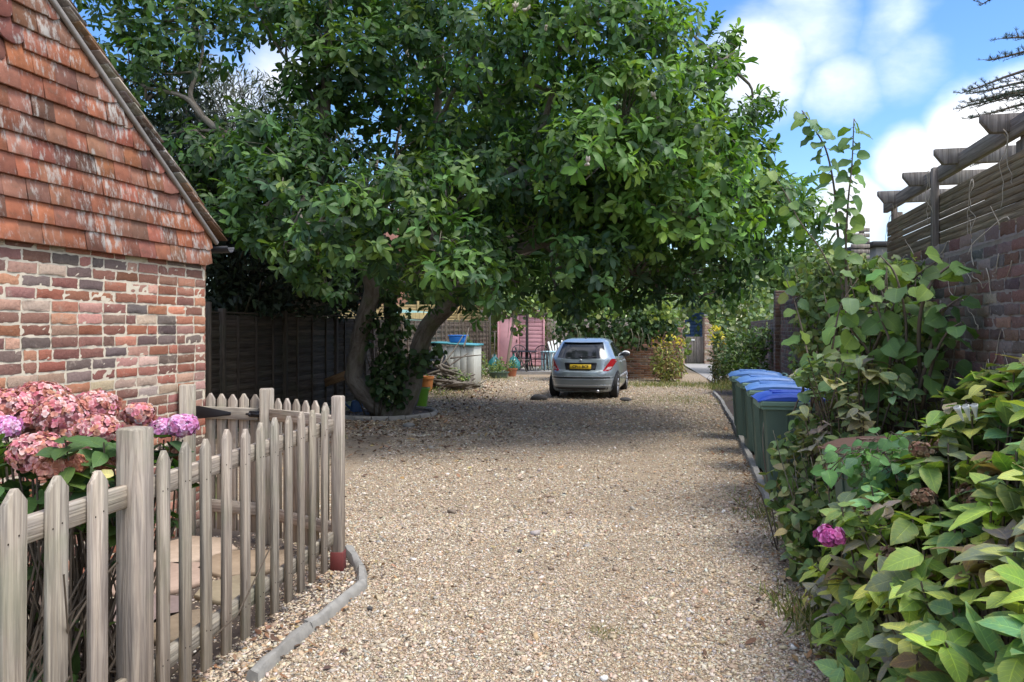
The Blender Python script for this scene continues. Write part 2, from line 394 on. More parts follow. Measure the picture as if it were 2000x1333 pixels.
M['winglass'] = plain('window_glass', (.1, .12, .15), .08, spec=.7, var=0)
M['brick_l'] = brickmat('old_red_brick', (.52, .42, .32), .55)
M['brick_r'] = brickmat('dark_garden_brick', (.22, .20, .18), .5)
M['mortar_l'] = plain('cream_mortar', (.66, .57, .42), .95, var=.35, sc=20, bump=.6)
M['mortar_r'] = plain('grey_mortar', (.27, .24, .21), .95, var=.5, sc=14, bump=.6)
M['soil'] = plain('soil', (.085, .062, .045), .95, var=.6, sc=20, bump=.8)
M['litter'] = colmat('fallen_leaf', .8)
M['pebble'] = colmat('pebble', .75, .3, .25, 120, .2, .002)
M['slab'] = colmat('sandstone', .85, .2, .4, 12, .4, .004)
def _tile(k):
    c = k.attr('Col').outputs['Color']; p = k.pos(); n1 = k.noise(k.mapv(p, (26, 26, 9)), 1, 6, .72); n2 = k.noise(p, 3.0, 4, .6); n3 = k.noise(p, 110, 3, .6); n4 = k.noise(p, 14, 5, .6)
    b = k.mix(k.math('MULTIPLY', k.step(n4, .35, .7), .55), c, k.mix(1.0, c, (.5, .5, .52), 'MULTIPLY'))
    b = k.mix(k.math('MULTIPLY', k.step(n4, .58, .75), .4), b, (.16, .135, .09))
    l = k.step(k.math('ADD', n1, k.math('MULTIPLY', n2, .6)), .79, .98); b = k.mix(k.math('MULTIPLY', l, .75), b, (.50, .47, .41))
    b = k.mix(k.math('MULTIPLY', k.step(n3, .68, .74), .6), b, (.55, .53, .48))
    return prin(k, b, .9, k.bump(k.math('ADD', n3, n4), .4, .004), .15)
M['tile'] = material('clay_tile', _tile)
def _gravel(k):
    p = k.pos(); q = k.vmath('ADD', p, k.vmath('SCALE', k.noise(p, 60, 2, .5, 'Color')).outputs[0]).outputs[0]
    cell = k.n('SeparateColor', {0: k.vor(p, 75, 'Color')}).outputs[0]; dist = k.vor(p, 75, 'Distance')
    c2 = k.n('SeparateColor', {0: k.vor(p, 130, 'Color')}).outputs[0]; d2 = k.vor(p, 130, 'Distance')
    st = [(0, (.28, .21, .14)), (.14, (.42, .32, .21)), (.38, (.55, .44, .30)), (.6, (.62, .53, .40)), (.76, (.47, .33, .19)), (.84, (.38, .35, .31)), (.92, (.68, .63, .54)), (.97, (.42, .24, .15))]
    a = k.ramp(cell, st, 'CONSTANT'); b2 = k.ramp(c2, st, 'CONSTANT'); pick_ = k.step(k.noise(p, 40, 2), .42, .58)
    b = k.mix(pick_, a, b2)
    big = k.noise(p, .55, 5, .6); mid = k.noise(p, 2.6, 5, .65)
    b = k.mix(1.0, b, (.76, .73, .69), 'MULTIPLY'); b = k.mix(k.math('MULTIPLY', k.step(mid, .5, .72), .55), b, (.20, .165, .125))
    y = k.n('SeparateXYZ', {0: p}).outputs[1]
    yb = k.math('ADD', y, k.math('MULTIPLY', big, 6.0)); far = k.math('MULTIPLY', k.step(yb, 11.0, 16.0), k.step(yb, 26.0, 19.0))       # leaf litter and dirt under the tree, plus its shade painted into the gravel
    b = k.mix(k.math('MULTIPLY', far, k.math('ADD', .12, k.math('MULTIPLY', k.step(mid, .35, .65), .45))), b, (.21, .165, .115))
    gr = k.math('MULTIPLY', k.step(k.noise(p, 1.1, 5, .7), .60, .72), .4); b = k.mix(gr, b, (.13, .15, .06))
    h = k.mix(pick_, dist, d2)
    return prin(k, b, .85, k.bump(h, 1.0, -.012), .2)
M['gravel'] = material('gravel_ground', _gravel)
def _ground(k):
    p = k.pos(); n = k.noise(p, 3, 6, .7)
    return prin(k, k.ramp(n, [(.3, (.07, .055, .035)), (.5, (.10, .10, .04)), (.7, (.12, .15, .05))]), .95, k.bump(n, .8, .03), .1)
M['ground'] = material('garden_ground', _ground)
# ================================================================== brickwork
def brickwork(mb, mo, o, u, nn, length, z0, z1, pal, w, H=.075, L=.225, joint=.011, mortar_in=.007, jit=.0028, bond='stretcher'):
    """individually laid bricks on a mortar bed; o = origin, u = along, nn = outward"""
    o = np.array(o, float); u = nrm(u); nn = nrm(nn)
    gx = np.array([0, .07, .3, .5, .7, .93, 1.]); gz = np.array([0, .14, .5, .86, 1.])
    k = 0; z = z0; allv = []; allc = []
    while z < z1-.02:
        h = min(H, z1-z)-joint; x = -L*.5*(k % 2) - rng.uniform(0, .02)
        while x < length:
            bl = L if (bond == 'stretcher' or rng.random() < .86) else L*.5
            a = max(x, 0); b = min(x+bl-joint, length)
            if b-a > .03:
                lx = a+(b-a)*gx; lz = z+h*gz
                X, Zz = np.meshgrid(lx, lz); edge = (np.minimum(np.minimum(gx, 1-gx)[None]*20, np.minimum(gz, 1-gz)[:, None]*20) < .01)
                D = np.where(edge, -.003, 0)+rng.normal(0, .0016, X.shape)+rng.normal(0, .0018)
                X = X+rng.normal(0, jit, X.shape); Zz = Zz+rng.normal(0, jit, X.shape)
                V = o+X[..., None]*u+Zz[..., None]*UP+D[..., None]*nn
                allv.append(V.reshape(-1, 3)); allc.append(1)
            x += bl
        z += H; k += 1
    N = len(allv); V = np.array(allv); nx, nz = len(gx), len(gz)
    i = np.arange(nz-1)[:, None]*nx; j = np.arange(nx-1)[None]
    q = np.stack([i+j, i+j+1, i+nx+j+1, i+nx+j], -1).reshape(-1, 4)
    f = (np.arange(N)[:, None, None]*(nx*nz)+q[None]).reshape(-1, 4)
    col = pick(pal, N, .16, w)
    mb.add(V.reshape(-1, 3), f, np.repeat(col, nx*nz, 0))
    # mortar bed, gently uneven
    nxm, nzm = int(length/.03)+2, int((z1-z0)/.02)+2
    X, Zz = np.meshgrid(np.linspace(0, length, nxm), np.linspace(z0, z1, nzm))
    V = o+X[..., None]*u+Zz[..., None]*UP-(mortar_in*.75+rng.normal(0, .0018, X.shape))[..., None]*nn
    i = np.arange(nzm-1)[:, None]*nxm; j = np.arange(nxm-1)[None]
    mo.add(V.reshape(-1, 3), np.stack([i+j, i+j+1, i+nxm+j+1, i+nxm+j], -1).reshape(-1, 4), (.6, .5, .35))

# ================================================================== the ground
mb = MB(); sheet(mb, [(-300, -60), (300, -60), (300, 600), (-300, 600)], -.03); setp(mb.build('ground', M['ground']), kind='structure')
left_k = [G(490, 1333), G(600, 1235), G(705, 1150), G(704, 1120), G(680, 1078)]
drive = [(-1.6, -3), (1.0, -3), (1.2, 1.9), (1.62, 3.64), (2.86, 8.72), (5.05, 18.8), (6.5, 25.5), (7.3, 33), (-3, 33), (-1.2, 26.5), (-2.2, 21), (-2.6, 16), (-4.2, 13.9), (-4.4, 11), (-2.5, 6.6), (-1.26, 5.65), (-.98, 5.1), (-.95, 4.75), (-1.09, 4.1), (-1.19, 3.52), (-1.5, 2.2)]
def grid_in(poly, z, st, amp):
    poly = np.array(poly, float); lo, hi = poly.min(0), poly.max(0)
    xs = np.arange(lo[0], hi[0]+st, st); ys = np.arange(lo[1], hi[1]+st, st); X, Y = np.meshgrid(xs, ys)
    ins = inside(poly, X.ravel(), Y.ravel()).reshape(X.shape)
    ok = ins[:-1, :-1] & ins[1:, :-1] & ins[:-1, 1:] & ins[1:, 1:]
    Zz = z+amp*(np.sin(X*1.7+Y*.6)+np.sin(Y*1.1-X*.8+2)+.6*np.sin(X*3.9+Y*2.3))
    nx = X.shape[1]; idx = np.arange(X.size).reshape(X.shape)
    f = np.stack([idx[:-1, :-1], idx[:-1, 1:], idx[1:, 1:], idx[1:, :-1]], -1)[ok]
    return np.stack([X, Y, Zz], -1).reshape(-1, 3), f
def inside(poly, x, y):
    poly = np.asarray(poly)[:, :2]; r = np.zeros(len(x), bool); j = len(poly)-1
    for i in range(len(poly)):
        xi, yi = poly[i]; xj, yj = poly[j]
        c = ((yi > y) != (yj > y)) & (x < (xj-xi)*(y-yi)/(yj-yi+1e-12)+xi); r ^= c; j = i
    return r
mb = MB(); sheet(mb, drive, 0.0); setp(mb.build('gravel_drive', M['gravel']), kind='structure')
bedR = [(1.0, -3), (1.2, 1.9), (1.62, 3.64), (2.86, 8.72), (5.05, 18.8), (6.5, 25.5), (8.2, 25.5), (6.6, 18.8), (4.0, 8.72), (2.75, 3.64), (2.3, 1.9), (1.7, -3)]
mb = MB(); sheet(mb, bedR, .004); setp(mb.build('flower_bed_ground', M['soil']), kind='structure')
garden = [(-3.6, 1.4), (-1.7, 1.4), (-1.55, 2.2), (-1.19, 3.52), (-1.09, 4.1), (-.95, 4.75), (-.98, 5.1), (-1.26, 5.65), (-2.5, 6.6), (-2.6, 6.2)]
mb = MB(); sheet(mb, garden, .004); setp(mb.build('front_garden_ground', M['soil']), kind='structure')
mb = MB(); sheet(mb, [(6.0, 22.5), (7.1, 22.5), (8.9, 34.3), (7.7, 34.3)], .012); setp(mb.build('path', M['concrete']), kind='structure')
tc = np.array([-2.42, 14.35]); a = np.linspace(0, 2*math.pi, 40)[:-1]
mb = MB(); sheet(mb, np.stack([tc[0]+.98*np.cos(a), tc[1]+.98*np.sin(a)], 1), .02); setp(mb.build('tree_bed_ground', M['soil']), kind='structure')

# loose stones lying on the gravel sheet: angular flint, really there in the near part of the drive
def stones(N, region, size, pal, w, area=None):
    x = rng.uniform(region[0], region[1], N); y = region[2]+(region[3]-region[2])*rng.random(N)**1.35
    ok = inside(drive if area is None else area, x, y)
    xr = x-.24*y*.9; tr = np.exp(-((xr+.35)/.22)**2)+np.exp(-((xr-1.05)/.22)**2); pt_ = .5+.5*np.sin(x*2.3+1.7*np.sin(y*.9))*np.sin(y*1.6+1.3*np.sin(x*1.4)+2)
    ok &= rng.random(N) > np.clip(.45*tr*(.4+pt_)+.5*np.clip(pt_-.62, 0, 1), 0, .75)       # wheel tracks and bald patches worn in the stones
    x, y = x[ok], y[ok]; N = len(x)
    cube = np.array([[sx, sy, sz] for sx in (-1, 1) for sy in (-1, 1) for sz in (-1, 1)], float)
    q = np.array([[0, 1, 3, 2], [4, 6, 7, 5], [0, 4, 5, 1], [2, 3, 7, 6], [0, 2, 6, 4], [1, 5, 7, 3]])
    s = size*np.exp(rng.normal(0, .38, N)); V = cube[None]*np.stack([s, s*rng.uniform(.5, .9, N), s*rng.uniform(.3, .55, N)], 1)[:, None]*.5
    V = V*(1-.45*(rng.random((N, 8, 1))))+rng.normal(0, .08, V.shape)*s[:, None, None]
    an = rng.uniform(0, 6.28, N); tl = rng.normal(0, .35, N)
    ca, sa = np.cos(an), np.sin(an); ct, st = np.cos(tl), np.sin(tl)
    x1 = V[..., 0]*ct[:, None]-V[..., 2]*st[:, None]; z1 = V[..., 0]*st[:, None]+V[..., 2]*ct[:, None]
    V = np.stack([x1*ca[:, None]-V[..., 1]*sa[:, None]+x[:, None], x1*sa[:, None]+V[..., 1]*ca[:, None]+y[:, None], z1+(s*.14)[:, None]], -1)
    f = (np.arange(N)[:, None, None]*8+q[None]).reshape(-1, 4)
    return V.reshape(-1, 3), f, np.repeat(pick(pal, N, .12, w), 8, 0)
pal = [(.56, .455, .315), (.63, .54, .41), (.46, .35, .235), (.33, .25, .17), (.40, .36, .295), (.48, .33, .19), (.72, .67, .57), (.20, .16, .12)]
w = [28, 16, 22, 12, 10, 6, 3.5, 4]
mb = MB()
for nN, reg, sz in ((120000, (-1.3, 2.6, 3.2, 6.5), .0108), (75000, (-1.8, 3.4, 6.0, 12.0), .0135), (42000, (-3.6, 5.2, 11.5, 25.0), .024), (1500, (-1.3, 2.6, 3.2, 9), .026)):
    mb.add(*stones(nN, reg, sz, pal, w))
strip = [(-1.55, 2.2), (-1.19, 3.52), (-1.09, 4.1), (-.95, 4.75), (-.98, 5.1), (-1.26, 5.6), (-1.5, 5.4), (-1.38, 4.3), (-1.56, 3.4), (-1.8, 2.2)]
mb.add(*stones(45000, (-1.9, -.9, 2.2, 5.7), .0125, pal, w, strip)); mb.add(*stones(16000, (-2.6, -1.2, 2.2, 6.0), .012, pal, w, garden))
setp(mb.build('gravel', M['pebble']), 'loose pale and tan flint stones spread over the drive', 'gravel', kind='stuff')

# ================================================================== kerb edging
def edging(name, pts, wd, ht, label, mat, seg=.9, rnd=True):
    t = thing(name, label, 'edging', (pts[0][0], pts[0][1], 0)); pts = [np.array(p, float) for p in pts]
    for a_, b_ in zip(pts[:-1], pts[1:]):
        L = np.linalg.norm(b_-a_); n = max(1, round(L/seg))
        for i in range(n):
            p, q = a_+(b_-a_)*(i/n), a_+(b_-a_)*((i+1)/n); d = nrm(q-p); s = np.array([-d[1], d[0], 0])
            q = q-d*.006; wob = rng.normal(0, .006, 2)
            prof = [(-wd/2, -.02), (wd/2, -.02), (wd/2, ht*.6), (wd*.3, ht*.93), (0, ht), (-wd*.3, ht*.93), (-wd/2, ht*.6)] if rnd else [(-wd/2, -.02), (wd/2, -.02), (wd/2, ht), (-wd/2, ht)]
            nstep = max(2, int(np.linalg.norm(q-p)/.12)); m = len(prof); vs = []
            for j in range(nstep+1):
                c = p+(q-p)*j/nstep; jj = rng.normal(0, .0045, (m, 2))
                vs += [c+s*(x+jj[r, 0]+wob[0])+UP*(z+jj[r, 1]) for r, (x, z) in enumerate(prof)]
            fs = [[j*m+r, j*m+(r+1) % m, (j+1)*m+(r+1) % m, (j+1)*m+r] for j in range(nstep) for r in range(m)]+[list(range(m)), list(range(nstep*m, nstep*m+m))]
            b = MB(); b.add(vs, fs, (.3, .3, .28)); b.build('edging_block', mat, t, True, 40)
    return t
edging('kerb_edging', left_k, .064, .058, 'rounded concrete edging curving round the foot of the picket fence', M['stone'], .62)
edging('kerb_edging', [(1.22, 2.0, 0), (1.62, 3.64, 0), (2.03, 5.3, 0)], .06, .06, 'weathered grey edging under the overhanging hydrangea leaves', M['stone'], .9, False)
edging('kerb_edging', [(2.34, 6.85, 0), (2.74, 8.5, 0), (3.66, 12.4, 0), (4.6, 16.7, 0), (5.0, 18.8, 0)], .06, .075, 'timber like edging running past the row of wheelie bins', M['stone'], 1.1, False)
ring = [(tc[0]+.97*math.cos(x), tc[1]+.97*math.sin(x), 0) for x in np.linspace(-math.pi*1.0, math.pi*.35, 15)]
edging('kerb_edging', ring, .09, .08, 'dark curved stone ring round the base of the magnolia tree', M['stone'], .5)

# ================================================================== the brick house
WS = .22
def wallX(y): return -2.56+WS*(y-6.3)
wu = nrm([WS, 1, 0]); wn = nrm([1, -WS, 0]); corner = np.array([wallX(6.32), 6.32, 0]); start = np.array([wallX(.1), .1, 0]); Lw = np.linalg.norm(corner-start)
house = thing('brick_house', 'old brick house end with red tile hung gable above cream jointed brickwork', 'house', tuple(corner))
palL = [(.34, .135, .085), (.46, .21, .13), (.26, .135, .10), (.19, .14, .12), (.48, .28, .20), (.52, .40, .29), (.31, .145, .105)]
br, mo = MB(), MB(); near = start+wu*1.8
brickwork(br, mo, near, wu, wn, Lw-1.8, 0, 2.32, palL, [20, 13, 19, 17, 14, 6, 18], H=.0762, L=.222, joint=.0135, jit=.0022, bond='mix')
wall_o = br.build('wall', M['brick_l'], house); mo.build('mortar', M['mortar_l'], wall_o)
# flank wall round the corner
br, mo = MB(), MB(); brickwork(br, mo, corner+wn*0, -wn, wu, 2.2, 0, 2.3, palL, [20, 9, 22, 20, 10, 5, 18], H=.0762, L=.222, joint=.014)
wall_o = br.build('side_wall', M['brick_l'], house); mo.build('mortar', M['mortar_l'], wall_o)
# verge: eave at y=6.42 z 2.43 ; slope
def gp(s, z): return start+wu*s+UP*z            # point on the gable plane
s_e = Lw+.06; z_e = 2.40; s45 = (4.745-.1)/wu[1]; pitch = (3.70-z_e)/(s_e-s45); s_r = s_e-3.3; z_r = z_e+pitch*3.3
tiles, g0 = MB(), .128; zb = 2.16; k = 0
palT = [(.35, .13, .07), (.31, .12, .07), (.38, .14, .07), (.28, .115, .07), (.22, .105, .07), (.33, .15, .095)]
while zb+g0*k < z_r+.1:
    z = zb+g0*k; smax = min(s_e-.03, s_e-(z-z_e+.10)/pitch) if z > z_e-.12 else s_e-.04
    smin = max(1.5, s_r*2-smax); s = smax; i = 0; TW = .172
    while s > smin:
        wd = TW*rng.uniform(.95, 1.04); sc = (7 <= k <= 11) and (s < s_e-1.80-.09*abs(k-9))
        sh = -TW*.5*(k % 2) if i else 0
        wd2 = wd if i or k % 2 == 0 else wd*.55
        th = .017; lift = rng.normal(0, .004)
        c = pick(palT if not sc else [(.19, .075, .055), (.16, .07, .055)], 1, .14)[0]
        tz = z+rng.normal(0, .002); zt = min(tz+g0*1.45, z_e+pitch*(s_e-s)+.06) if z > z_e-.15 else tz+g0*1.45
        kick = .025 if i == 0 else (.007 if i == 1 else 0)
        if sc: base = [(-wd2/2*math.cos(q), .06-.06*math.sin(q)*1.0) for q in np.linspace(0, math.pi, 9)]
        else: base = [(-wd2/2+.0015, 0), (0, rng.normal(0, .0012)), (wd2/2-.0015, kick)]
        ct = (s-wd2/2); poly = [(x, y) for x, y in base]+[(wd2/2, g0*1.4), (-wd2/2, g0*1.4)]
        # clip the upper corner under the verge line
        if z > z_e-.2:
            poly = [(x, min(y, max(.02, z_e+pitch*(s_e-(ct+x))-z-.02))) for x, y in poly]
        tilt = .17+rng.normal(0, .02); ez = nrm(UP-wn*tilt*1.0)
        prism(tiles, poly, th, gp(ct, z)+wn*(.048+lift), wu, ez, .002, c)
        s -= wd2; i += 1
    k += 1
tiles.build('gable_tiles', M['tile'], house)
# tiled roof slope going back from the verge (long leaf of overlapping plain tiles) + soffit and mortar fillet
roof = MB(); sl = np.array([0, 0, 0]); rd = nrm(wu*(-1)+UP*pitch); rnn = nrm(wu*pitch+UP); slope_len = math.hypot(3.3, 3.3*pitch); g1 = .105; ncrs = int(slope_len/g1)
for k in range(ncrs+1):
    for j in range(28 if k % 1 == 0 else 0):
        x = .0+j*.168+((.084 if j else .0) if k % 2 else 0)
        p = gp(s_e+.10, z_e-.04)+rd*(k*g1+rng.normal(0, .004))-wn*(x+rng.normal(0, .006))
        tl = .13+rng.normal(0, .02); dd = nrm(rd-rnn*tl*(-1)*-1); 
        prism(roof, [(-.082, 0), (.082, 0), (.082, .26), (-.082, .26)], .013, p+rnn*(.045+rng.normal(0, .003)), -wn, nrm(rd-rnn*.11), .002, pick([(.20, .13, .09), (.26, .15, .09), (.30, .24, .18), (.15, .11, .085), (.36, .31, .25)], 1, .15)[0])
roof.build('roof', M['tile'], house)
m2 = MB()
beam(m2, gp(s_e+.02, z_e-.045)+wn*.055, gp(s_r, z_r-.045)+wn*.055, .03, .035, .006, (.4, .4, .4)); m2.build('mortar_fillet', M['mortar_r'], house)
m2 = MB()                                    # far slope and body of the house behind the gable face
A, B_, D = gp(s_e, z_e-.07), gp(s_r, z_r-.07), gp(s_r*2-s_e, z_e-.07)
bk = -wn*5.5; q = [A-wn*.02, B_-wn*.02, D-wn*.02]; m2.add([*q, *[x+bk for x in q]], [[0, 1, 2], [5, 4, 3], [0, 3, 4, 1], [1, 4, 5, 2], [0, 2, 5, 3]], (.2, .12, .08))
m2.build('roof_body', M['soil'], house)
m2 = MB(); gcen = gp(s_e+.12, z_e-.06)
for q in range(1):
    pr = [(.055*math.cos(x), .055*math.sin(x)) for x in np.linspace(math.pi, 2*math.pi, 9)]+[(.048*math.cos(x), .048*math.sin(x)) for x in np.linspace(2*math.pi, math.pi, 9)]
    prism(m2, pr, 4.0, gcen-wn*(2.0-.12), wu, UP, .001, (.02, .02, .02))
m2.build('gutter', M['black'], house)

# ================================================================== picket fences and gate
tanw = lambda: np.array([.5, .5, .5])*rng.uniform(.82, 1.12)*np.array([1, 1, 1])+rng.normal(0, .004, 3)
def picket(parent, base, ex, wd, h, z0=.06, th=.021, lean=0.0):
    b = MB(); e = wd/2
    pol = [(-e, 0), (e, 0), (e, h-.046), (e*.16, h), (-e*.16, h), (-e, h-.046)]
    ez = nrm(UP+np.asarray(ex)*lean)
    prism(b, pol, th, np.array([base[0], base[1], z0]), ex, ez, .002, tanw())
    ey = np.cross(nrm(ez), nrm(ex)); fs = -1 if ey[1]-ey[0]*.3 > 0 else 1
    for zz in (.97, .235):
        for q in (-.25, .22): sphere(b, np.array([base[0], base[1], zz+rng.normal(0, .012)])+np.asarray(ex)*wd*q+ey*fs*th*.5, (.0035, .0035, .0035), 6, 4, (.05, .04, .035))
    return b.build('picket', M['picket'], parent)
def post(parent, base, s, h, rot, name='post', cham=True, mat='picket'):
    b = MB(); box(b, (base[0], base[1], h/2), (s, s, h), rotm(rot), .009, tanw(), 2); return b.build(name, M[mat], parent)
fdir = nrm([.143, 1, 0]); fn = np.array([fdir[1], -fdir[0], 0])
def fX(y): return -1.922+.143*y
fence = thing('picket_fence', 'weathered wooden picket fence beside the gravel, its near post thick and grey', 'fence', (fX(5.16), 5.16, 0))
for y in [1.62, 1.8, 1.99, 2.19, 2.387, 2.58, 2.786]: picket(fence, (fX(y)+rng.normal(0, .004), y), fdir, .092, 1.08+rng.normal(0, .006), .055, lean=rng.normal(0, .006))
for i in range(11):
    y = 3.177+i*.1723; picket(fence, (fX(y)+rng.normal(0, .004), y+rng.normal(0, .004)), fdir, .071, 1.075+rng.normal(0, .008), .065, .022, lean=rng.normal(0, .007))
for za, zb_ in ((.985, .985), (.225, .225)):
    b = MB(); off = -fn*.033; beam(b, np.array([fX(1.4), 1.4, za])+off, np.array([fX(2.985), 2.985, zb_])+off, .035, .088, .004, tanw()); b.build('rail', M['picket'], fence)
    b = MB(); beam(b, np.array([fX(3.075), 3.075, za])+off, np.array([fX(5.12), 5.12, zb_])+off, .035, .088, .004, tanw()); b.build('rail', M['picket'], fence)
post(fence, np.array([fX(3.03), 3.03])-fn[:2]*.02, .104, 1.25, -.35)
post(fence, (fX(5.16), 5.16), .078, 1.185, -.05)
b = MB(); box(b, (fX(5.16), 5.16, .06), (.088, .088, .14), rotm(-.05), .004); b.build('post_foot', M['rust'], fence)
# the return fence towards the house, and the gate
pA, pB, pH = np.array([fX(5.16), 5.26, 0]), np.array([-1.87, 5.78, 0]), np.array([-2.52, 5.98, 0])
rdir2 = nrm(pB-pA)
fence2 = thing('picket_fence', 'short weathered picket fence panel between the square latch post and far corner post', 'fence', tuple(pB))
L = np.linalg.norm(pB-pA)
for i in range(7):
    p = pA+rdir2*(.10+i*(L-.2)/6); n_ = np.array([rdir2[1], -rdir2[0], 0]); n_ = n_ if n_[1] < 0 else -n_
    picket(fence2, p-n_*.03, -rdir2, .07, 1.055+rng.normal(0, .006), .06)
for z in (.99, .24):
    b = MB(); beam(b, pA+rdir2*.03+UP*z, pB-rdir2*.05+UP*z, .035, .088, .004, tanw()); b.build('rail', M['picket'], fence2)
post(fence2, pB, .105, 1.185, .3)
gate = thing('garden_gate', 'small wooden picket gate with black strap hinge beside the brick house', 'gate', tuple(pH))
gd = nrm(pB-pH); gl = np.linalg.norm(pB-pH); gn = np.array([gd[1], -gd[0], 0]); gn = gn if gn[1] < 0 else -gn
for i in range(5):
    p = pH+gd*(.145+i*(gl-.27)/4); picket(gate, p-gn*.03, gd, .078, 1.06+rng.normal(0, .005), .07)
for z in (.985, .26):
    b = MB(); beam(b, pH+gd*.07+UP*z, pB-gd*.07+UP*z, .035, .092, .004, tanw()); b.build('rail', M['picket'], gate)
b = MB(); bp = pH+gd*.07+UP*.985+gn*.021; prism(b, [(-.02, -.05), (.012, -.05), (.30, -.012), (.30, .012), (.012, .05), (-.02, .05)], .006, bp, gd, UP, .001); b.build('strap_hinge', M['blackmetal'], gate)
b = MB(); bp = pB-gd*.09+UP*.99+gn*.028; box(b, bp, (.09, .02, .045), rotm(math.atan2(gd[1], gd[0])), .003); tube(b, [bp-gd*.06+gn*.02, bp+gd*.09+gn*.02], .008); sphere(b, bp-gd*.02+gn*.035, .014); b.build('latch', M['blackmetal'], gate)
gp_ = thing('gate_post', 'square wooden gate post against the house wall holding the strap hinge', 'post', tuple(pH))
post(gp_, pH-gd*.05, .115, 1.20, .3, 'post_shaft')

# paving by the gate
mb = MB(); px = thing('paving', 'pale sandstone crazy paving inside the picket fence', 'paving', (-2.1, 5.2, 0))
for (x, y, r) in [(-2.35, 5.55, .36), (-1.85, 5.25, .33), (-2.3, 4.9, .35), (-1.72, 4.72, .27), (-2.15, 4.35, .33), (-1.8, 4.15, .24), (-2.5, 4.3, .26)]:
    n = 7; a = np.sort(rng.uniform(0, 6.28, n)); a = np.arange(n)/n*6.28+rng.normal(0, .18, n); rr = r*rng.uniform(.85, 1.1, n)
    b = MB(); prism(b, np.stack([rr*np.cos(a), rr*np.sin(a)], 1), .035, (x, y, .018), (1, 0, 0), (0, 1, 0), .006, pick([(.36, .28, .19), (.31, .24, .18), (.40, .33, .25), (.27, .21, .17)], 1, .1)[0]); b.build('slab', M['slab'], px)

# ================================================================== right-hand garden wall
rw = nrm([.24, 1, 0]); rn = nrm([-1, .24, 0])
def rX(y): return 1.87+.24*y
palR = [(.20, .125, .10), (.18, .135, .115), (.15, .135, .12), (.22, .13, .10), (.21, .175, .145), (.24, .20, .165)]; wR = [26, 22, 18, 14, 12, 8]
gw = thing('garden_wall', 'tall dark brick garden wall behind the shrubs and wheelie bins', 'wall', (rX(7), 7, 0))
br, mo = MB(), MB(); brickwork(br, mo, (rX(1.2), 1.2, 0), rw, rn, 15.5/rw[1], 0, 2.19, palR, wR, jit=.003)
w_o = br.build('brickwork', M['brick_r'], gw); mo.build('mortar', M['mortar_r'], w_o)
br, mo = MB(), MB(); brickwork(br, mo, np.array([rX(1.2), 1.2, 0])+rn*.012, rw, rn, 15.5/rw[1], 2.20, 2.29, palR, [26, 14, 8, 18, 6, 4], H=.095, L=.235, jit=.004)
w_o = br.build('coping', M['brick_r'], gw)
b = MB(); box(b, (rX(9)+.17*1.0, 9, 1.13), (.22, 15.9, 2.27), rotm(-math.atan(.24)), .004); b.build('wall_core', M['mortar_r'], gw)
br, mo = MB(), MB(); e = np.array([rX(16.7), 16.72, 0]); brickwork(br, mo, e, -rn, rw*-1, .34, 0, 2.45, palR, wR); brickwork(br, mo, e+rn*.1-rw*.35, rw, rn, .36, 0, 2.45, palR, wR)
brickwork(br, mo, e+rn*.1-rw*.35, -rn, -rw, .44, 0, 2.45, palR, wR)
w_o = br.build('end_pier', M['brick_r'], gw); mo.build('mortar', M['mortar_r'], w_o)
# lower wall continuing further
fw = thing('garden_wall', 'lower far garden wall continuing beyond the tall brick pier', 'wall', (rX(20), 20, 0))
br, mo = MB(), MB(); brickwork(br, mo, (rX(16.9)+.05, 16.9, 0), rw, rn, 13, 0, 1.85, palR, wR); w_o = br.build('brickwork', M['brick_r'], fw); mo.build('mortar', M['mortar_r'], w_o)
# dead creeper stems clinging to the wall
mb = MB()
for i in range(76):
    y = rng.uniform(3.6, 8.2) if i < 70 else rng.uniform(4.2, 7.8); z = rng.uniform(1.0, 2.15) if i < 70 else 2.27
    p = np.array([rX(y), y, z])+rn*.008; pts = [p]
    d = nrm(rw*rng.normal(0, .5)+UP*rng.normal(-.3, .7)) if i < 70 else nrm(rw*rng.normal(0, 1)+UP*rng.normal(.2, .5)+rn*.3)
    for q in range(rng.integers(3, 8)):
        d = nrm(d+rw*rng.normal(0, .5)+UP*rng.normal(0, .5)); pts.append(pts[-1]+d*rng.uniform(.03, .075)); 
        if i < 70: pts[-1] = pts[-1]-rn*((pts[-1]-np.array([rX(pts[-1][1]), pts[-1][1], 0])) @ rn-.008)
    tube(mb, pts, np.linspace(.0042, .0012, len(pts)), 5, sub=2)
setp(mb.build('dead_creeper', M['paletwig']), 'dry dead creeper stems clinging to the dark brick wall', 'creeper', kind='stuff')

# slatted screen and pergola on top of the wall
scr = thing('slatted_fence', 'brown horizontal slatted fence standing on the dark brick wall', 'fence', (rX(5), 5, 2.29))
off = -rn*.20
for i in range(9):
    z = 2.325+i*.0525; b = MB(); tiltd = rng.normal(0, .004)
    beam(b, np.array([rX(2.0), 2.0, z])+off, np.array([rX(8.15), 8.15, z+tiltd])+off, .016, .0495, .0015, tanw()*rng.uniform(.8, 1.2), up=nrm(UP-rn*.06)); b.build('slat', M['slat'], scr)
for y in (6.45, 4.9, 8.1, 3.4):
    b = MB(); base = np.array([rX(y), y, 0])+off+rn*(.035 if y == 6.45 else -.05); box(b, base+UP*2.64, (.05, .07, .72), rotm(-.236), .004, tanw()); b.build('post', M['greywood'], scr)
perg = thing('pergola', 'grey weathered pergola beam with four overhanging rafters above the slatted fence', 'pergola', (rX(5), 5, 2.29))
pb0, pb1 = np.array([rX(1.8), 1.8, 2.925])+off, np.array([rX(8.25), 8.25, 2.95])+off
b = MB(); beam(b, pb0, pb1, .05, .125, .006, tanw()); b.build('beam', M['greywood'], perg)
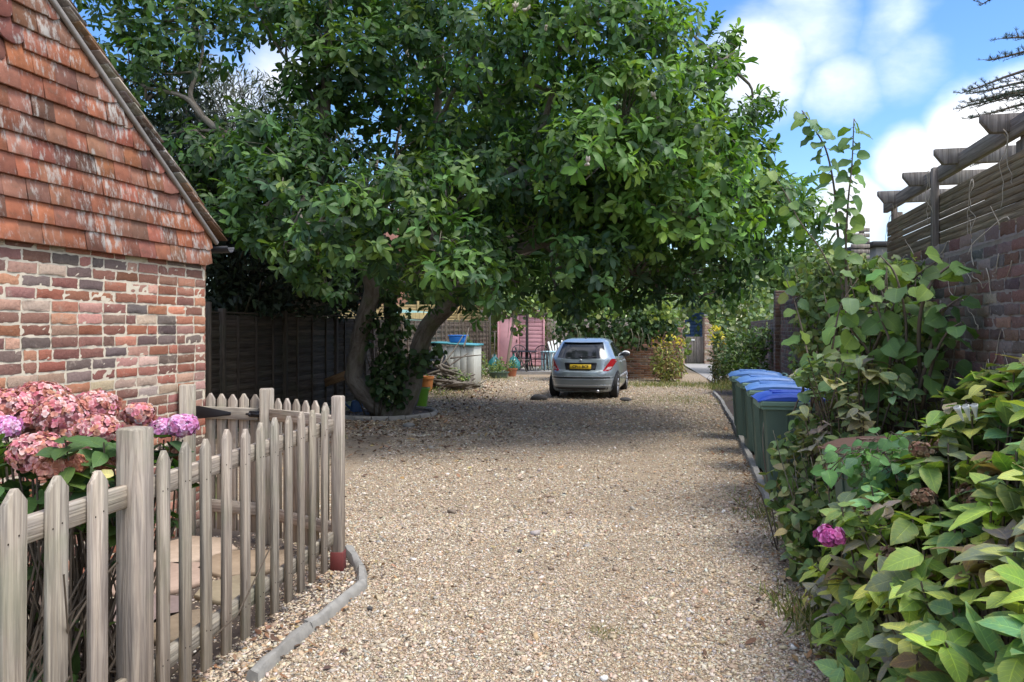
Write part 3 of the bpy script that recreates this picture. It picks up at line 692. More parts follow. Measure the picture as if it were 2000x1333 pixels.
for y in (4.98, 5.93, 6.83, 7.76, 4.0, 3.0):
    c = np.array([rX(y), y, 2.985])+off; poly = [(-.19, .015), (-.13, -.065), (1.6, -.065), (1.6, .055), (-.19, .055)]
    b = MB(); prism(b, [(x, z) for x, z in poly], .055, c, -rn, UP, .004, tanw()*1.05); b.build('rafter', M['greywood'], perg)
for y in (4.98, 8.1):
    b = MB(); box(b, np.array([rX(y), y, 2.62])+off-rn*.06+np.array([.02, 0, 0]), (.09, .09, .50), rotm(-.236), .006, tanw()); b.build('post', M['greywood'], perg)
b = MB(); beam(b, pb0-rn*1.5, pb1-rn*1.5, .05, .125, .006, tanw()); b.build('beam', M['greywood'], perg)
dcl = thing('dead_climber', 'dry twisted climber stems hanging on the pergola beam and fence post', 'climber', (rX(6), 6, 2.9))
for y, zt in ((5.0, 2.95), (6.47, 2.98), (7.75, 2.9), (5.5, 2.72)):
    for r in range(2):
        p = np.array([rX(y)+rng.normal(0, .03), y+rng.normal(0, .03), zt])-rn*.02+rn*.02; pts = [p]
        for q in range(9): pts.append(pts[-1]+np.array([rng.normal(0, .012), rng.normal(0, .02), -rng.uniform(.03, .075)]))
        mb = MB(); tube(mb, np.array(pts)+off+rn*.05, np.linspace(.0035, .002, len(pts)), 5, sub=2); mb.build('stem', M['paletwig'], dcl, True)
pale = thing('slatted_screen', 'pale narrow slatted screen end beyond the brown slatted fence', 'screen', (rX(8.3), 8.3, 2.2))
for i in range(8):
    b = MB(); box(b, (rX(8.9)+.13, 9.0, 2.36+i*.064), (.22, .02, .045), None, .002, (.62, .62, .62)); b.build('slat', M['greywood'], pale)
b = MB(); box(b, (rX(8.9)+.16, 9.03, 2.45), (.05, .04, .9), None, .003, (.6, .6, .6)); b.build('post', M['greywood'], pale)
sh = thing('outbuilding', 'small grey flat roofed building top peeping over the wall', 'building', (7.9, 16, 0))
b = MB(); box(b, (8.3, 16.5, 1.6), (2.2, 3, 3.3), None, .02); b.build('wall', M['concrete'], sh); b = MB(); box(b, (8.3, 16.5, 3.3), (2.4, 3.2, .1), None, .02); b.build('roof', M['rock'], sh)

# ================================================================== left panel fence
def lX(y): return -4.0+.19*(y-14)
ld = nrm([.19, 1, 0]); ln = nrm([1, -.19, 0])
lf = thing('panel_fence', 'long brown slatted panel fence running behind the magnolia to the pink shed', 'fence', (lX(14), 14, 0))
ys = [9.7, 11.6, 13.55, 15.7, 17.75, 19.8, 21.85, 23.9, 25.95, 28.0, 30.1]
for i, y in enumerate(ys):
    b = MB(); box(b, (lX(y)+.02, y, .97), (.09, .09, 1.94), rotm(-.188), .005, tanw()*(1.0 if y < 19 else 1.6)); b.build('post', M['panel'], lf)  # far posts lightened: sunlight put into the wood tone
    if i+1 < len(ys):
        y2 = ys[i+1]; b = MB(); A = np.array([lX(y), y, 0])+ld*.06; B2 = np.array([lX(y2), y2, 0])-ld*.06; lit = 1.0 if y < 19 else 1.7  # tree shade and sunlight put into the wood tone, lighter past the tree
        nS = 21
        for s_ in range(nS):
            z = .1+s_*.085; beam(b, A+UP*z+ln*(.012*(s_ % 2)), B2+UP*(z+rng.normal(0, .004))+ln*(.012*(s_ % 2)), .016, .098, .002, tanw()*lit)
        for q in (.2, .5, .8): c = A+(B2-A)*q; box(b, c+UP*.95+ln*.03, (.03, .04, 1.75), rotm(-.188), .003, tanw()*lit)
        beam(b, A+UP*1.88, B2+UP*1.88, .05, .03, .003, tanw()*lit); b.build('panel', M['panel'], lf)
# brick pier and boarded return next to the house corner
pr_ = thing('brick_pier', 'shadowed brick pier and narrow board at the house corner end of the fence', 'pier', (-4.55, 11.0, 0))
br, mo = MB(), MB(); brickwork(br, mo, (-5.1, 11.1, 0), (1, .05, 0), (.05, -1, 0), .62, 0, 2.0, palR, wR); w_o = br.build('brickwork', M['brick_r'], pr_); mo.build('mortar', M['mortar_r'], w_o)
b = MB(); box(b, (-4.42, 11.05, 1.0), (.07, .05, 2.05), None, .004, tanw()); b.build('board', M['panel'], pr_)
# ================================================================== the magnolia
mag = thing('magnolia_tree', 'big spreading magnolia with several curved trunks and glossy green leaves', 'tree', tuple(np.append(tc, 0)))
trunk = MB()
LT = [P(772, 822, 14.2), P(742, 795, 14.1), P(708, 762, 14.0), P(692, 735, 14.0), P(700, 680, 13.9), P(712, 622, 13.7), P(727, 570, 13.5), P(716, 525, 13.2), P(680, 470, 12.9), P(640, 400, 12.7), P(635, 250, 12.6), P(640, 60, 12.4), P(645, -120, 12.3)]
tube(trunk, LT, [.24, .21, .185, .175, .165, .16, .15, .14, .12, .11, .09, .07, .03], 14, wob=.05, sub=5)
RT = [P(775, 822, 14.1), P(797, 775, 14.0), P(812, 722, 13.9), P(822, 672, 13.7), P(842, 630, 13.5), P(876, 598, 13.2), P(905, 560, 12.8), P(950, 525, 12.5), P(1000, 492, 12.2), P(1075, 470, 11.8), P(1180, 430, 11.3), P(1290, 380, 11)]
tube(trunk, RT, [.23, .19, .17, .165, .16, .15, .13, .11, .09, .075, .055, .03], 14, wob=.05, sub=5)
MT = [P(785, 800, 14.4), P(790, 730, 14.5), P(778, 690, 14.5), P(766, 640, 14.4), P(762, 590, 14.2), P(775, 555, 14), P(800, 480, 13.6), P(820, 380, 13.2), P(850, 260, 13), P(860, 100, 12.8), P(870, -100, 12.6)]
tube(trunk, MT, [.17, .14, .13, .125, .12, .115, .1, .09, .075, .06, .03], 12, wob=.05, sub=5)
limbs = [([P(775, 555, 14), P(840, 470, 13), P(940, 380, 12), P(1030, 300, 11.5), P(1080, 180, 11.2), P(1100, 40, 11)], .1),
         ([P(940, 380, 12), P(1060, 350, 11.4), P(1200, 270, 11), P(1330, 200, 11.2), P(1410, 120, 11.5)], .07),
         ([P(905, 560, 12.8), P(985, 470, 12.6), P(1050, 475, 12.4), P(1120, 515, 12.2), P(1250, 540, 12)], .06),
         ([P(950, 525, 12.5), P(1020, 500, 13), P(1120, 440, 13.5), P(1280, 400, 14), P(1450, 380, 14)], .07),
         ([P(680, 470, 12.9), P(560, 330, 12.6), P(440, 262, 12.3), P(397, 230, 12.2), P(360, 190, 12.1), P(285, 172, 12)], .085),
         ([P(397, 230, 12.2), P(372, 190, 12.2), P(380, 155, 12.3), P(393, 120, 12.4), P(400, 40, 12.5)], .05),
         ([P(640, 250, 12.6), P(600, 170, 12.6), P(560, 120, 12.6), P(500, 20, 12.7)], .05),
         ([P(437, 258, 12.3), P(380, 255, 12.2), P(330, 262, 12.1)], .035),
         ([P(640, 400, 12.7), P(600, 385, 11.5), P(585, 420, 10.6), P(620, 450, 10)], .05),
         ([P(820, 380, 13.2), P(775, 300, 13.5), P(790, 215, 13.6), P(800, 120, 13.6)], .035),
         ([P(775, 300, 13.5), P(830, 262, 13.5), P(880, 235, 13.4)], .02), ([P(783, 260, 13.5), P(750, 225, 13.4), P(735, 200, 13.3)], .015),
         ([P(800, 480, 13.6), P(860, 500, 11.8), P(880, 520, 10.6), P(900, 540, 10)], .045),
         ([P(850, 260, 13), P(900, 150, 12), P(960, 60, 11.5)], .05)]
for p_, r in limbs: tube(trunk, p_, np.linspace(r, r*.3, len(p_)), 9, wob=.05, sub=5)
B1 = [(1150, 50, 10.4, 180, 120), (1010, 110, 11, 150, 110), (1290, 120, 11.2, 110, 100), (1225, 215, 10.2, 150, 90), (1380, 190, 11.8, 70, 75), (1395, 275, 12, 100, 70),
      (1320, 330, 10.4, 140, 90), (1440, 335, 11.6, 70, 80), (1175, 320, 9.8, 140, 80), (1480, 420, 11.4, 85, 70), (1345, 430, 10.4, 130, 80), (1205, 430, 10.8, 120, 90),
      (1130, 520, 10.4, 75, 62), (1235, 525, 11.4, 110, 55), (1370, 520, 11.6, 110, 55), (1525, 405, 12, 60, 45), (1470, 500, 11.8, 70, 50), (1045, 340, 11, 110, 80), (965, 225, 11.8, 90, 80),
      (1030, 430, 11.4, 90, 55), (880, 90, 12, 100, 85), (800, 70, 12.2, 75, 80), (880, 370, 10.6, 110, 60), (770, 395, 9.8, 100, 65), (660, 425, 9.2, 75, 50), (700, 490, 9.6, 80, 40),
      (840, 470, 9.6, 100, 50), (900, 545, 9.4, 80, 40), (965, 590, 10.0, 50, 28), (990, 545, 11.0, 70, 40), (1150, 565, 11.0, 40, 40), (1300, 575, 12.2, 60, 40), (640, 90, 12.2, 85, 90),
      (560, 60, 12.4, 75, 60), (625, 265, 12.3, 65, 42), (680, 170, 12.4, 48, 50), (585, 165, 12.6, 40, 26), (510, 25, 12.6, 90, 45), (370, 70, 12.4, 100, 75), (280, 20, 12.6, 80, 50), (255, 110, 12.4, 70, 55), (215, 40, 12.6, 60, 50), (300, 190, 12.4, 50, 40), (430, 60, 12.8, 45, 40), (330, 140, 12.3, 70, 40),
      (540, 300, 11.6, 100, 55), (420, 335, 11.8, 90, 50), (540, 370, 11, 90, 50), (440, 420, 11.6, 60, 45), (390, 290, 12.2, 60, 35), (690, 320, 12.3, 45, 30), (870, 300, 12.4, 60, 45), (630, 355, 11.8, 80, 50), (730, 545, 12.0, 70, 30), (610, 500, 10.6, 80, 45), (640, 560, 11.4, 60, 34), (800, 530, 10.8, 80, 36), (880, 590, 11.6, 40, 24), (480, 440, 11.4, 70, 45), (560, 460, 11.2, 80, 50), (940, 500, 11, 60, 45), (1080, 580, 11.6, 40, 28), (1180, 590, 12.4, 60, 26), (1240, 470, 11, 80, 60), (1420, 580, 12.8, 50, 20), (1120, 590, 11.2, 22, 40), (1425, 110, 11.8, 22, 40), (1490, 215, 12, 30, 22), (1585, 430, 12, 22, 30), (1110, 420, 11.2, 80, 60)]
B2 = [(700, -70, 12, 160, 70), (950, -70, 11.5, 180, 80), (1200, -90, 11.5, 170, 80), (450, -60, 12.5, 150, 60), (1330, 20, 12.5, 40, 60)]          # unseen crown above the frame, added for its shade
back = [(-1.4, 15.6, 4.1, 1.3), (-.3, 15.6, 3.8, 1.1), (-2.6, 15.8, 4.3, 1.2), (.7, 15.2, 3.7, 1.0), (-3.5, 15.5, 3.4, .9), (.3, 16.6, 3.2, .9), (-1.0, 16.8, 3.5, 1.0), (2.6, 15.4, 3.4, .9), (-4.6, 14.5, 8.6, 1.8), (-2.6, 15.5, 8.8, 1.8), (-.6, 15.5, 6.3, 2.0), (1.2, 15.0, 5.6, 1.9), (2.8, 14.6, 4.8, 1.6), (.2, 14.2, 4.4, 1.3), (-1.2, 14.2, 5.0, 1.5), (3.8, 13.8, 3.9, 1.3), (2.2, 12.6, 4.3, 1.3), (-4.2, 12.8, 4.6, 1.2), (-2.6, 12.6, 5.8, 1.3), (1.4, 12.6, 3.7, .9), (-3.2, 12.4, 3.3, .8)]  # rear crown masses: some fill gaps, others added for the shade they cast
crown = MB(); tw = MB()
# (base leaf greens, and lighter ones painting sunlight onto the upper right crown)
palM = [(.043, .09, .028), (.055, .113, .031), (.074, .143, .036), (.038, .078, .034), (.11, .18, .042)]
palSun = [(.11, .21, .04), (.145, .26, .048), (.09, .18, .042), (.18, .285, .055)]
segs = np.concatenate([np.array(x) for x in [LT[5:], RT[5:], MT[4:]]+[l[0] for l in limbs]])
for bi, (px_, py_, Z_, rx, ry) in enumerate(B1+B2):
    c = P(px_, py_, Z_); r = np.array([rx/F*Z_, .8*min(max(rx, ry), 110)/F*Z_+.25, ry/F*Z_])
    n = int(rx*ry*3.14/320*(1.0 if bi < len(B1) else .55))+5
    p, d = blob(c, r, n, .3, -.75); ax = d*.8+UP*.55+np.array([.05, -.25, 0])+rng.normal(0, .3, d.shape)
    sunlit = np.clip((px_-900)/500, 0, .65)*(py_ < 480)
    m_ = rng.random(n) < sunlit
    for sel, pal_ in ((m_, palSun), (~m_, palM)):
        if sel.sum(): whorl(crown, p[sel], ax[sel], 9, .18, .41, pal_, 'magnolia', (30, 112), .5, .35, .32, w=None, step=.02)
    # twigs from the nearest limb to each branchlet
    near = segs[np.argmin(((segs-c)**2).sum(1))]; k = max(3, n//7); hub = c+(near-c)*.25
    tube(tw, [near, (near+c)/2+rng.normal(0, .12, 3), hub], [.03, .022, .016], 6, sub=3, wob=.05)
    q = p[:k]; tubes(tw, np.repeat(hub[None], k, 0)+rng.normal(0, .05, (k, 3)), (q+hub)/2+rng.normal(0, .1, (k, 3)), q, .012, .004)
for (x, y, z, r) in back:
    n = int(150*r*r*.62); p, d = blob((x, y, z), (r, r, r*.7), n, .25); whorl(crown, p, d*.7+UP*.6+rng.normal(0, .3, d.shape), 8, .22, .48, palM, 'magnolia', (45, 105), .38)
    c = np.array([x, y, z]); near = segs[np.argmin(((segs-c)**2).sum(1))]; tube(tw, [near, (near+c)/2, c], [.045, .03, .02], 6, sub=3)
# ragged shoots along the right-hand outline
for (a0, b0, Z_) in [((1400, 130), (1436, 62), 11.8), ((1400, 150), (1440, 118), 11.8), ((1450, 240), (1508, 192), 12), ((1440, 270), (1500, 240), 12), ((1500, 300), (1512, 285), 12), ((1520, 400), (1592, 345), 12), ((1530, 420), (1600, 440), 12), ((1480, 320), (1515, 330), 12), ((1500, 470), (1570, 480), 12), ((1380, 80), (1398, 40), 11.8)]:
    A, B2_ = P(*a0, Z_), P(*b0, Z_); n = 7; t = np.linspace(.15, 1, n)[:, None]; p = A+(B2_-A)*t; tube(tw, [A, (A+B2_)/2+.03, B2_], [.015, .01, .005], 5, sub=3)
    whorl(crown, p, np.tile(nrm(B2_-A)+UP*.3, (n, 1)), 6, .16, .42, palSun, 'magnolia', (35, 85), .05, .3, .15)
trunk.add(np.concatenate(tw.v), np.concatenate(tw.f[4]), (.5, .5, .5), np.concatenate(tw.u)); trunk.build('trunk', M['bark'], mag, True); crown.build('crown', M['magnolia'], mag, True)
# seed pods / fading blossoms
for (a0, Z_) in [((1006, 16), 9.6), ((1030, 20), 9.6), ((1066, 52), 9.5), ((1277, 190), 9.4), ((1148, 318), 8.9)]:
    mb = MB()
    for i in range(4): d = nrm(rng.normal(0, 1, 3)); tube(mb, [P(*a0, Z_), P(*a0, Z_)+d*.04, P(*a0, Z_)+d*.07+UP*.01], [.012, .02, .006], 6)
    mb.build('seed_pod', M['paletwig'], mag, True)
# ivy and suckers round the trunk foot
ivy = thing('ivy', 'dark ivy and suckers climbing between the magnolia trunks', 'ivy', (tc[0]+.1, tc[1], 0)); mb = MB()
for (px_, py_, Z_, rx, ry, n) in [(770, 640, 13.9, 36, 60, 200), (765, 740, 13.8, 48, 60, 420), (760, 560, 13.6, 26, 40, 80), (820, 700, 13.7, 24, 36, 130), (850, 690, 13.8, 22, 22, 40), (725, 640, 13.7, 14, 50, 60)]:
    c = P(px_, py_, Z_); p, d = blob(c, (rx/F*Z_, .28, ry/F*Z_), n, .2); scatter_leaves(mb, p, d*.6+np.array([0, -.5, 0]), .12, .75, [(.03, .06, .022), (.045, .085, .03), (.06, .10, .035)], 'round', .6)
for i in range(12):
    x0 = np.array([tc[0]+rng.normal(.05, .2), tc[1]-.3+rng.normal(0, .12), 0]); tube(mb, [x0, x0+np.array([rng.normal(0, .1), -.05, .6]), x0+np.array([rng.normal(0, .2), -.05, 1.3])], [.018, .012, .006], 5, (.10, .08, .06), sub=3)
mb.build('ivy_leaves', M['leaf'], ivy, True)

# ================================================================== trees behind
def massed_tree(name, label, base, blobs, pal, L, ratio, shape, dens, mat='leaf', group=None, trunk_r=.16, needles=False, droop=.5, top=None):
    t = thing(name, label, 'tree' if 'tree' in name else 'shrub', tuple(base), group); cr, tk = MB(), MB()
    hub = np.array(base, float)
    zt = max(b[2] for b in blobs)
    if trunk_r: tube(tk, [hub, hub+(0.05, 0, zt*.5), (np.mean([b[0] for b in blobs]), np.mean([b[1] for b in blobs]), zt)], [trunk_r, trunk_r*.7, trunk_r*.25], 9, sub=4, wob=.05)
    for (x, y, z, rx, ry, rz) in blobs:
        c = np.array([x, y, z]); n = int(dens*(rx*ry+rx*rz+ry*rz)); p, d = blob(c, (rx, ry, rz), n, .45)
        scatter_leaves(cr, p, d, L, ratio, pal, shape, droop)
        if trunk_r:
            h = hub+(c-hub)*np.array([.1, .1, .75]); k = 7; q = p[:k]; tubes(tk, np.repeat(h[None], k, 0), (q+h)/2+rng.normal(0, .1, (k, 3)), q, trunk_r*.3, .012)
    if trunk_r: tk.build('trunk', M['bark'], t, True)
    cr.build('crown', M[mat], t, True); return t
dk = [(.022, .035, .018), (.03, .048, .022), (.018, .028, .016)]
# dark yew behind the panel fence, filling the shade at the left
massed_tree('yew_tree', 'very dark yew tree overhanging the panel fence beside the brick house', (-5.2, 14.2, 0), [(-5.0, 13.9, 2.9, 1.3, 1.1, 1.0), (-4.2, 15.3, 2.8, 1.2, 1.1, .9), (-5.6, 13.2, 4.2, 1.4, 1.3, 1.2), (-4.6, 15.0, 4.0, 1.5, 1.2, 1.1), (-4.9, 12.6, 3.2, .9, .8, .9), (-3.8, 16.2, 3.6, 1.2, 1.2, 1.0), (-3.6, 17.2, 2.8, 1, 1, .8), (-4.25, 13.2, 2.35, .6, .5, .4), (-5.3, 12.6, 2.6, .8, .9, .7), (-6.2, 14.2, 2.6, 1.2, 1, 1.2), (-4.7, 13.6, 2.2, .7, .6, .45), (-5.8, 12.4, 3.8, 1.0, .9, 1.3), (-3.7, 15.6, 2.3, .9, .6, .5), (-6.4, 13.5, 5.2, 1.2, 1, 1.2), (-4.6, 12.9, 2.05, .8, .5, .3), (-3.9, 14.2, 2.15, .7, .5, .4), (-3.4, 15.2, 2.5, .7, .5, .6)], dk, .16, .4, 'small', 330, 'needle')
massed_tree('cypress_tree', 'grey green feathery conifer showing through the gaps at the left of the magnolia', (-7.0, 21, 0), [(-7.4, 20.5, 7.2, 1.6, 1.4, 1.6), (-6.2, 20.8, 7.0, 1.2, 1.2, 1.3), (-8.8, 20, 7.6, 1.6, 1.3, 1.7), (-6.4, 20.6, 5.6, 1.5, 1.3, 1.5), (-8.6, 20, 6.2, 1.6, 1.3, 1.7), (-7.6, 20, 4.6, 2.2, 1.5, 1.4), (-5.4, 21, 6.4, 1.2, 1.2, 1.5)], [(.06, .075, .05), (.09, .105, .075), (.045, .06, .035), (.13, .14, .11)], .22, .2, 'small', 330, 'needle', droop=.9)
massed_tree('birch_tree', 'pale leaved bare twigged tree far behind the gap in the magnolia', (-4.6, 24, 0), [(-4.2, 24, 6.6, 1.1, 1, 1.2), (-3.2, 24.5, 8.0, .7, .7, .8), (-5.2, 24, 8.0, 1.2, 1, 1.1)], [(.14, .17, .09), (.2, .22, .14)], .12, .5, 'small', 40)
for (x, y, s, lab, pl_) in [(1.0, 36, 1.0, 'light green tree beyond the pink shed and grape vine', [(.09, .15, .045), (.12, .18, .05)]), (6.4, 38, 1.1, 'dense mid green tree behind the ivy smothered wall', [(.05, .09, .03), (.075, .12, .04)]), (11.8, 35, .95, 'fresh green tree right of the navy shed', [(.10, .16, .05), (.13, .19, .06)]), (-4.5, 42, 1.0, 'dull green tree beside the orange brick house', [(.06, .10, .035), (.05, .08, .03)]), (9.6, 40, 1.0, 'round mid green tree beyond the garden gate', [(.07, .12, .035), (.09, .15, .04), (.05, .09, .03)]), (4.0, 42, 1.15, 'broad dark green tree beyond the ivy clad wall', [(.045, .08, .03), (.06, .10, .035)]), (14.5, 37, 1.05, 'bushy green tree standing behind the far garden wall', [(.06, .11, .035), (.085, .14, .045)]), (-9.5, 31, 1.2, 'tall deep green tree beyond the left panel fence', [(.04, .07, .028), (.055, .09, .03)]), (-2.2, 46, 1.1, 'distant olive green tree over the house roof', [(.07, .10, .04), (.05, .08, .03)])]:
    massed_tree('broadleaf_tree', lab, (x, y, 0), [(x+rng.normal(0, .8)*s, y+rng.normal(0, .8)*s, 1.7*s+rng.uniform(.0, 3.4)*s, 1.6*s, 1.4*s, 1.2*s) for _ in range(11)], pl_, .3, .6, 'small', 55, trunk_r=.2, group=None)
# cedar reaching in at the top right
ced = thing('cedar_tree', 'cedar with bare spiky branch ends reaching in above the pergola', 'tree', (9.95, 11.5, 0)); tk, nd = MB(), MB()
tube(tk, [(9.95, 11.5, 0), (9.95, 11.5, 4), (10.05, 11.5, 9)], [.28, .22, .06], 12, wob=.04, sub=4)
for i in range(34):
    z = rng.uniform(3.4, 8.4) if i > 15 else rng.uniform(4.3, 5.9); an = rng.uniform(0, 6.28) if i > 15 else math.pi+rng.uniform(-.35, .6); Lb = rng.uniform(1.9, 2.9) if i > 15 else rng.uniform(2.5, 3.05)
    a0 = np.array([9.95, 11.5, z]); d = np.array([math.cos(an), math.sin(an), rng.uniform(-.05, .2)]); e = a0+d*Lb+UP*rng.uniform(-.4, -.05); mid = a0+d*Lb*.55+UP*.12
    tube(tk, [a0, mid, e], [.05, .03, .008], 6, sub=4)
    n = 40; t = np.linspace(.2, 1, n)[:, None]; bp = (1-t)**2*a0+2*t*(1-t)*mid+t*t*e; sd = nrm(np.cross(d, UP)); sg = np.where(np.arange(n) % 2, 1, -1)[:, None]
    ed = bp+(sd*sg*rng.uniform(.5, 1, (n, 1))+nrm(d)*.65+UP*rng.normal(.08, .18, (n, 1)))*(.34*(1.35-t)*rng.uniform(.6, 1.4, (n, 1))); tubes(tk, bp, (bp+ed)/2+UP*.01, ed, .008, .003)
    m_ = 9; q = (bp[:, None]+(ed-bp)[:, None]*np.linspace(.2, 1.0, m_)[None, :, None]).reshape(-1, 3); q = q[rng.random(len(q)) < .7]
    whorl(nd, q, np.tile(UP, (len(q), 1))+rng.normal(0, .3, (len(q), 3)), 8, .05, .12, [(.06, .10, .085), (.035, .06, .05), (.075, .11, .095)], 'needle', (20, 95), 0, 0, 0, step=.001, cols=2)
tk.build('trunk', M['twig'], ced, True); nd.build('crown', M['needle'], ced)

# ================================================================== vines over the far wall and pergola
def blobs_px(mb, lst, L, ratio, pal, shape, dens=1.0, droop=.6, w=None):
    for (px_, py_, Z_, rx, ry, dp) in lst:
        c = P(px_, py_, Z_); r = (rx/F*Z_, dp, ry/F*Z_); n = int(dens*(r[0]*r[2]*3.14+r[0]*dp+dp*r[2])/(L*L*ratio)*2.0); p, d = blob(c, r, n, .4)
        scatter_leaves(mb, p, d+np.array([0, -.3, 0]), L, ratio, pal, shape, droop, w, face=1.0)
lg = [(.13, .19, .05), (.18, .25, .06), (.10, .16, .05), (.23, .28, .09)]; mg = [(.07, .115, .04), (.10, .15, .05), (.055, .09, .035)]; gl = [(.14, .19, .10), (.18, .22, .12), (.10, .15, .07)]
vine = thing('grape_vine', 'pale green grape vine trailing over the patio pergola roof', 'vine', (1.0, 27, 0)); mb = MB()
blobs_px(mb, [(1010, 590, 27, 50, 22, .9), (1080, 585, 27, 60, 26, .9), (1045, 605, 26.6, 50, 16, .6), (985, 600, 26.5, 22, 28, .5), (1035, 570, 27.5, 45, 20, .8), (1010, 640, 26.4, 14, 18, .25)], .15, .85, lg+mg, 'round')
for i in range(6): p = P(rng.uniform(975, 1120), rng.uniform(590, 615), 26.6); tube(mb, [p, p+np.array([.1, 0, -.25]), p+np.array([.05, -.02, -rng.uniform(.4, .9)])], [.012, .01, .006], 5, (.2, .17, .12), sub=3)
p = P(990, 725, 26.2); tube(mb, [p, P(994, 690, 26.2), P(1000, 650, 26.3), P(1004, 600, 26.6)], [.06, .05, .045, .03], 8, (.35, .27, .22), sub=4)
mb.build('vine_leaves', M['leaf'], vine, True)
ivw = thing('ivy', 'thick dark and pale ivy smothering the brick wall behind the parked car', 'ivy', (3.0, 24, 0)); mb = MB()
blobs_px(mb, [(1150, 640, 23.6, 60, 42, .5), (1210, 630, 23.6, 60, 38, .5), (1270, 628, 23.6, 45, 32, .5), (1130, 600, 24, 55, 30, .6), (1200, 590, 24, 60, 26, .6), (1190, 665, 23.4, 45, 22, .35), (1245, 650, 23.4, 45, 34, .4), (1120, 650, 23.5, 40, 34, .4), (1290, 640, 23.4, 40, 30, .4)], .13, .85, [(.035, .07, .026), (.06, .105, .04), (.085, .14, .05)], 'round', 1.0)
blobs_px(mb, [(1130, 580, 24, 45, 20, .6), (1280, 600, 23.5, 45, 20, .5), (1230, 575, 24, 60, 16, .6), (1105, 612, 23.1, 34, 16, .3), (1290, 612, 23, 34, 18, .3), (1180, 610, 23, 40, 12, .3)], .14, .85, lg, 'round', .8)
for i in range(8): p = P(rng.uniform(1110, 1300), rng.uniform(630, 660), 23.0); tube(mb, [p, p+np.array([.05, -.05, -.25]), p+np.array([-.05, 0, -rng.uniform(.4, .8)])], [.012, .01, .006], 5, (.22, .2, .15), sub=3)
mb.build('ivy_leaves', M['leaf'], ivw, True)
iv2 = thing('ivy', 'pale variegated ivy hanging over the navy shed and gateway', 'ivy', (8.0, 30, 0)); mb = MB()
blobs_px(mb, [(1330, 595, 29.5, 50, 22, .9), (1390, 590, 29.5, 50, 26, .9), (1440, 600, 28, 50, 34, .9), (1420, 640, 27, 28, 24, .6), (1480, 590, 27, 45, 36, .9), (1320, 625, 28.5, 24, 18, .5), (1450, 560, 29, 50, 26, .9), (1490, 630, 26, 30, 30, .6), (1340, 660, 27.5, 10, 40, .3), (1415, 660, 27, 22, 40, .5), (1405, 615, 28, 24, 24, .6), (1470, 640, 26, 34, 40, .6)], .17, .85, gl+lg, 'round', 1.0)
mb.build('ivy_leaves', M['leaf'], iv2, True)

# ================================================================== far shrubs
def shrub(name, label, base, blobs, pal, L, ratio, shape, dens, stems=14, w=None, mat='leaf', cat='shrub', droop=.4, extra=None, whl=None):
    t = thing(name, label, cat, tuple(base)); lf_, st_ = MB(), MB(); base = np.array(base, float)
    for (px_, py_, Z_, rx, ry, dp) in blobs:
        c = P(px_, py_, Z_); r = np.array([rx/F*Z_, dp, ry/F*Z_])
        n = int(dens*(r[0]*r[2]*3.14+r[0]*dp+dp*r[2])/(L*L*ratio)); p, d = blob(c, r, max(n, 4), .35)
        p = p[p[:, 2] > .03]; d = d[:len(p)]
        if whl: whorl(lf_, p[:len(p)//whl], (d*.7+UP*.5+np.array([-.15, -.3, 0]))[:len(p)//whl], whl, L, ratio, pal, shape, (35, 95), droop, w=w, cols=3)
        else: scatter_leaves(lf_, p, d+np.array([0, -.35, 0]), L, ratio, pal, shape, droop, w)
        k = max(2, stems//len(blobs)); q = p[:k]; b0 = base+np.stack([rng.normal(0, .12, len(q)), rng.normal(0, .12, len(q)), np.zeros(len(q))], 1); tubes(st_, b0, (b0+q)/2+rng.normal(0, .06, (len(q), 3)), q, .012, .004)
    if extra: extra(lf_)
    st_.build('stems', M['twig'], t, True); lf_.build('foliage', M[mat], t, True); return t
def yel(c, r, n):
    def f(mb):
        p, d = blob(c, r, n, .8, -.1); leaves(mb, p, d+rng.normal(0, .4, d.shape), d, .13*rng.uniform(.6, 1.2, n), .5, 'small', .2, .3, 3, pick([(.55, .42, .04), (.6, .5, .08), (.38, .38, .06)], n, .15))
    return f
shrub('yellow_shrub', 'bush with bright yellow flower tops and pale brown dry leaves by the low brick wall', P(1303, 742, 23.3)*[1, 1, 0], [(1303, 700, 23.2, 34, 34, .5), (1305, 722, 23.1, 36, 24, .5)], [(.30, .24, .12), (.24, .26, .06), (.34, .34, .10), (.08, .12, .035), (.15, .20, .05), (.22, .16, .09)], .13, .4, 'small', 2.6, extra=yel(P(1303, 680, 23.1), (.55, .45, .36), 75))
shrub('yellow_shrub', 'smaller yellow flowered bush to the right of the wooden gate', P(1402, 742, 22.4)*[1, 1, 0], [(1404, 695, 22.2, 18, 44, .4), (1410, 725, 22.2, 20, 22, .4)], [(.05, .08, .03), (.08, .11, .04), (.14, .12, .06)], .12, .4, 'small', 2.4, extra=yel(P(1398, 672, 22), (.2, .3, .5), 60))
shrub('green_shrub', 'leafy green shrub against the far wall above the row of wheelie bins', P(1460, 745, 19)*[1, 1, 0], [(1455, 680, 19, 38, 40, .7), (1485, 665, 18.6, 26, 34, .6), (1430, 705, 18.6, 26, 30, .5), (1470, 715, 18.2, 34, 26, .5)], [(.06, .11, .035), (.09, .15, .045), (.12, .18, .06), (.05, .08, .03)], .13, .42, 'small', 2.8)
shrub('green_shrub', 'small pale green climber on the panel fence behind the storage box', P(893, 715, 24)*[1, 1, 0], [(890, 650, 26.2, 18, 26, .3), (905, 670, 26.2, 16, 18, .3)], mg, .13, .7, 'round', 2.2)
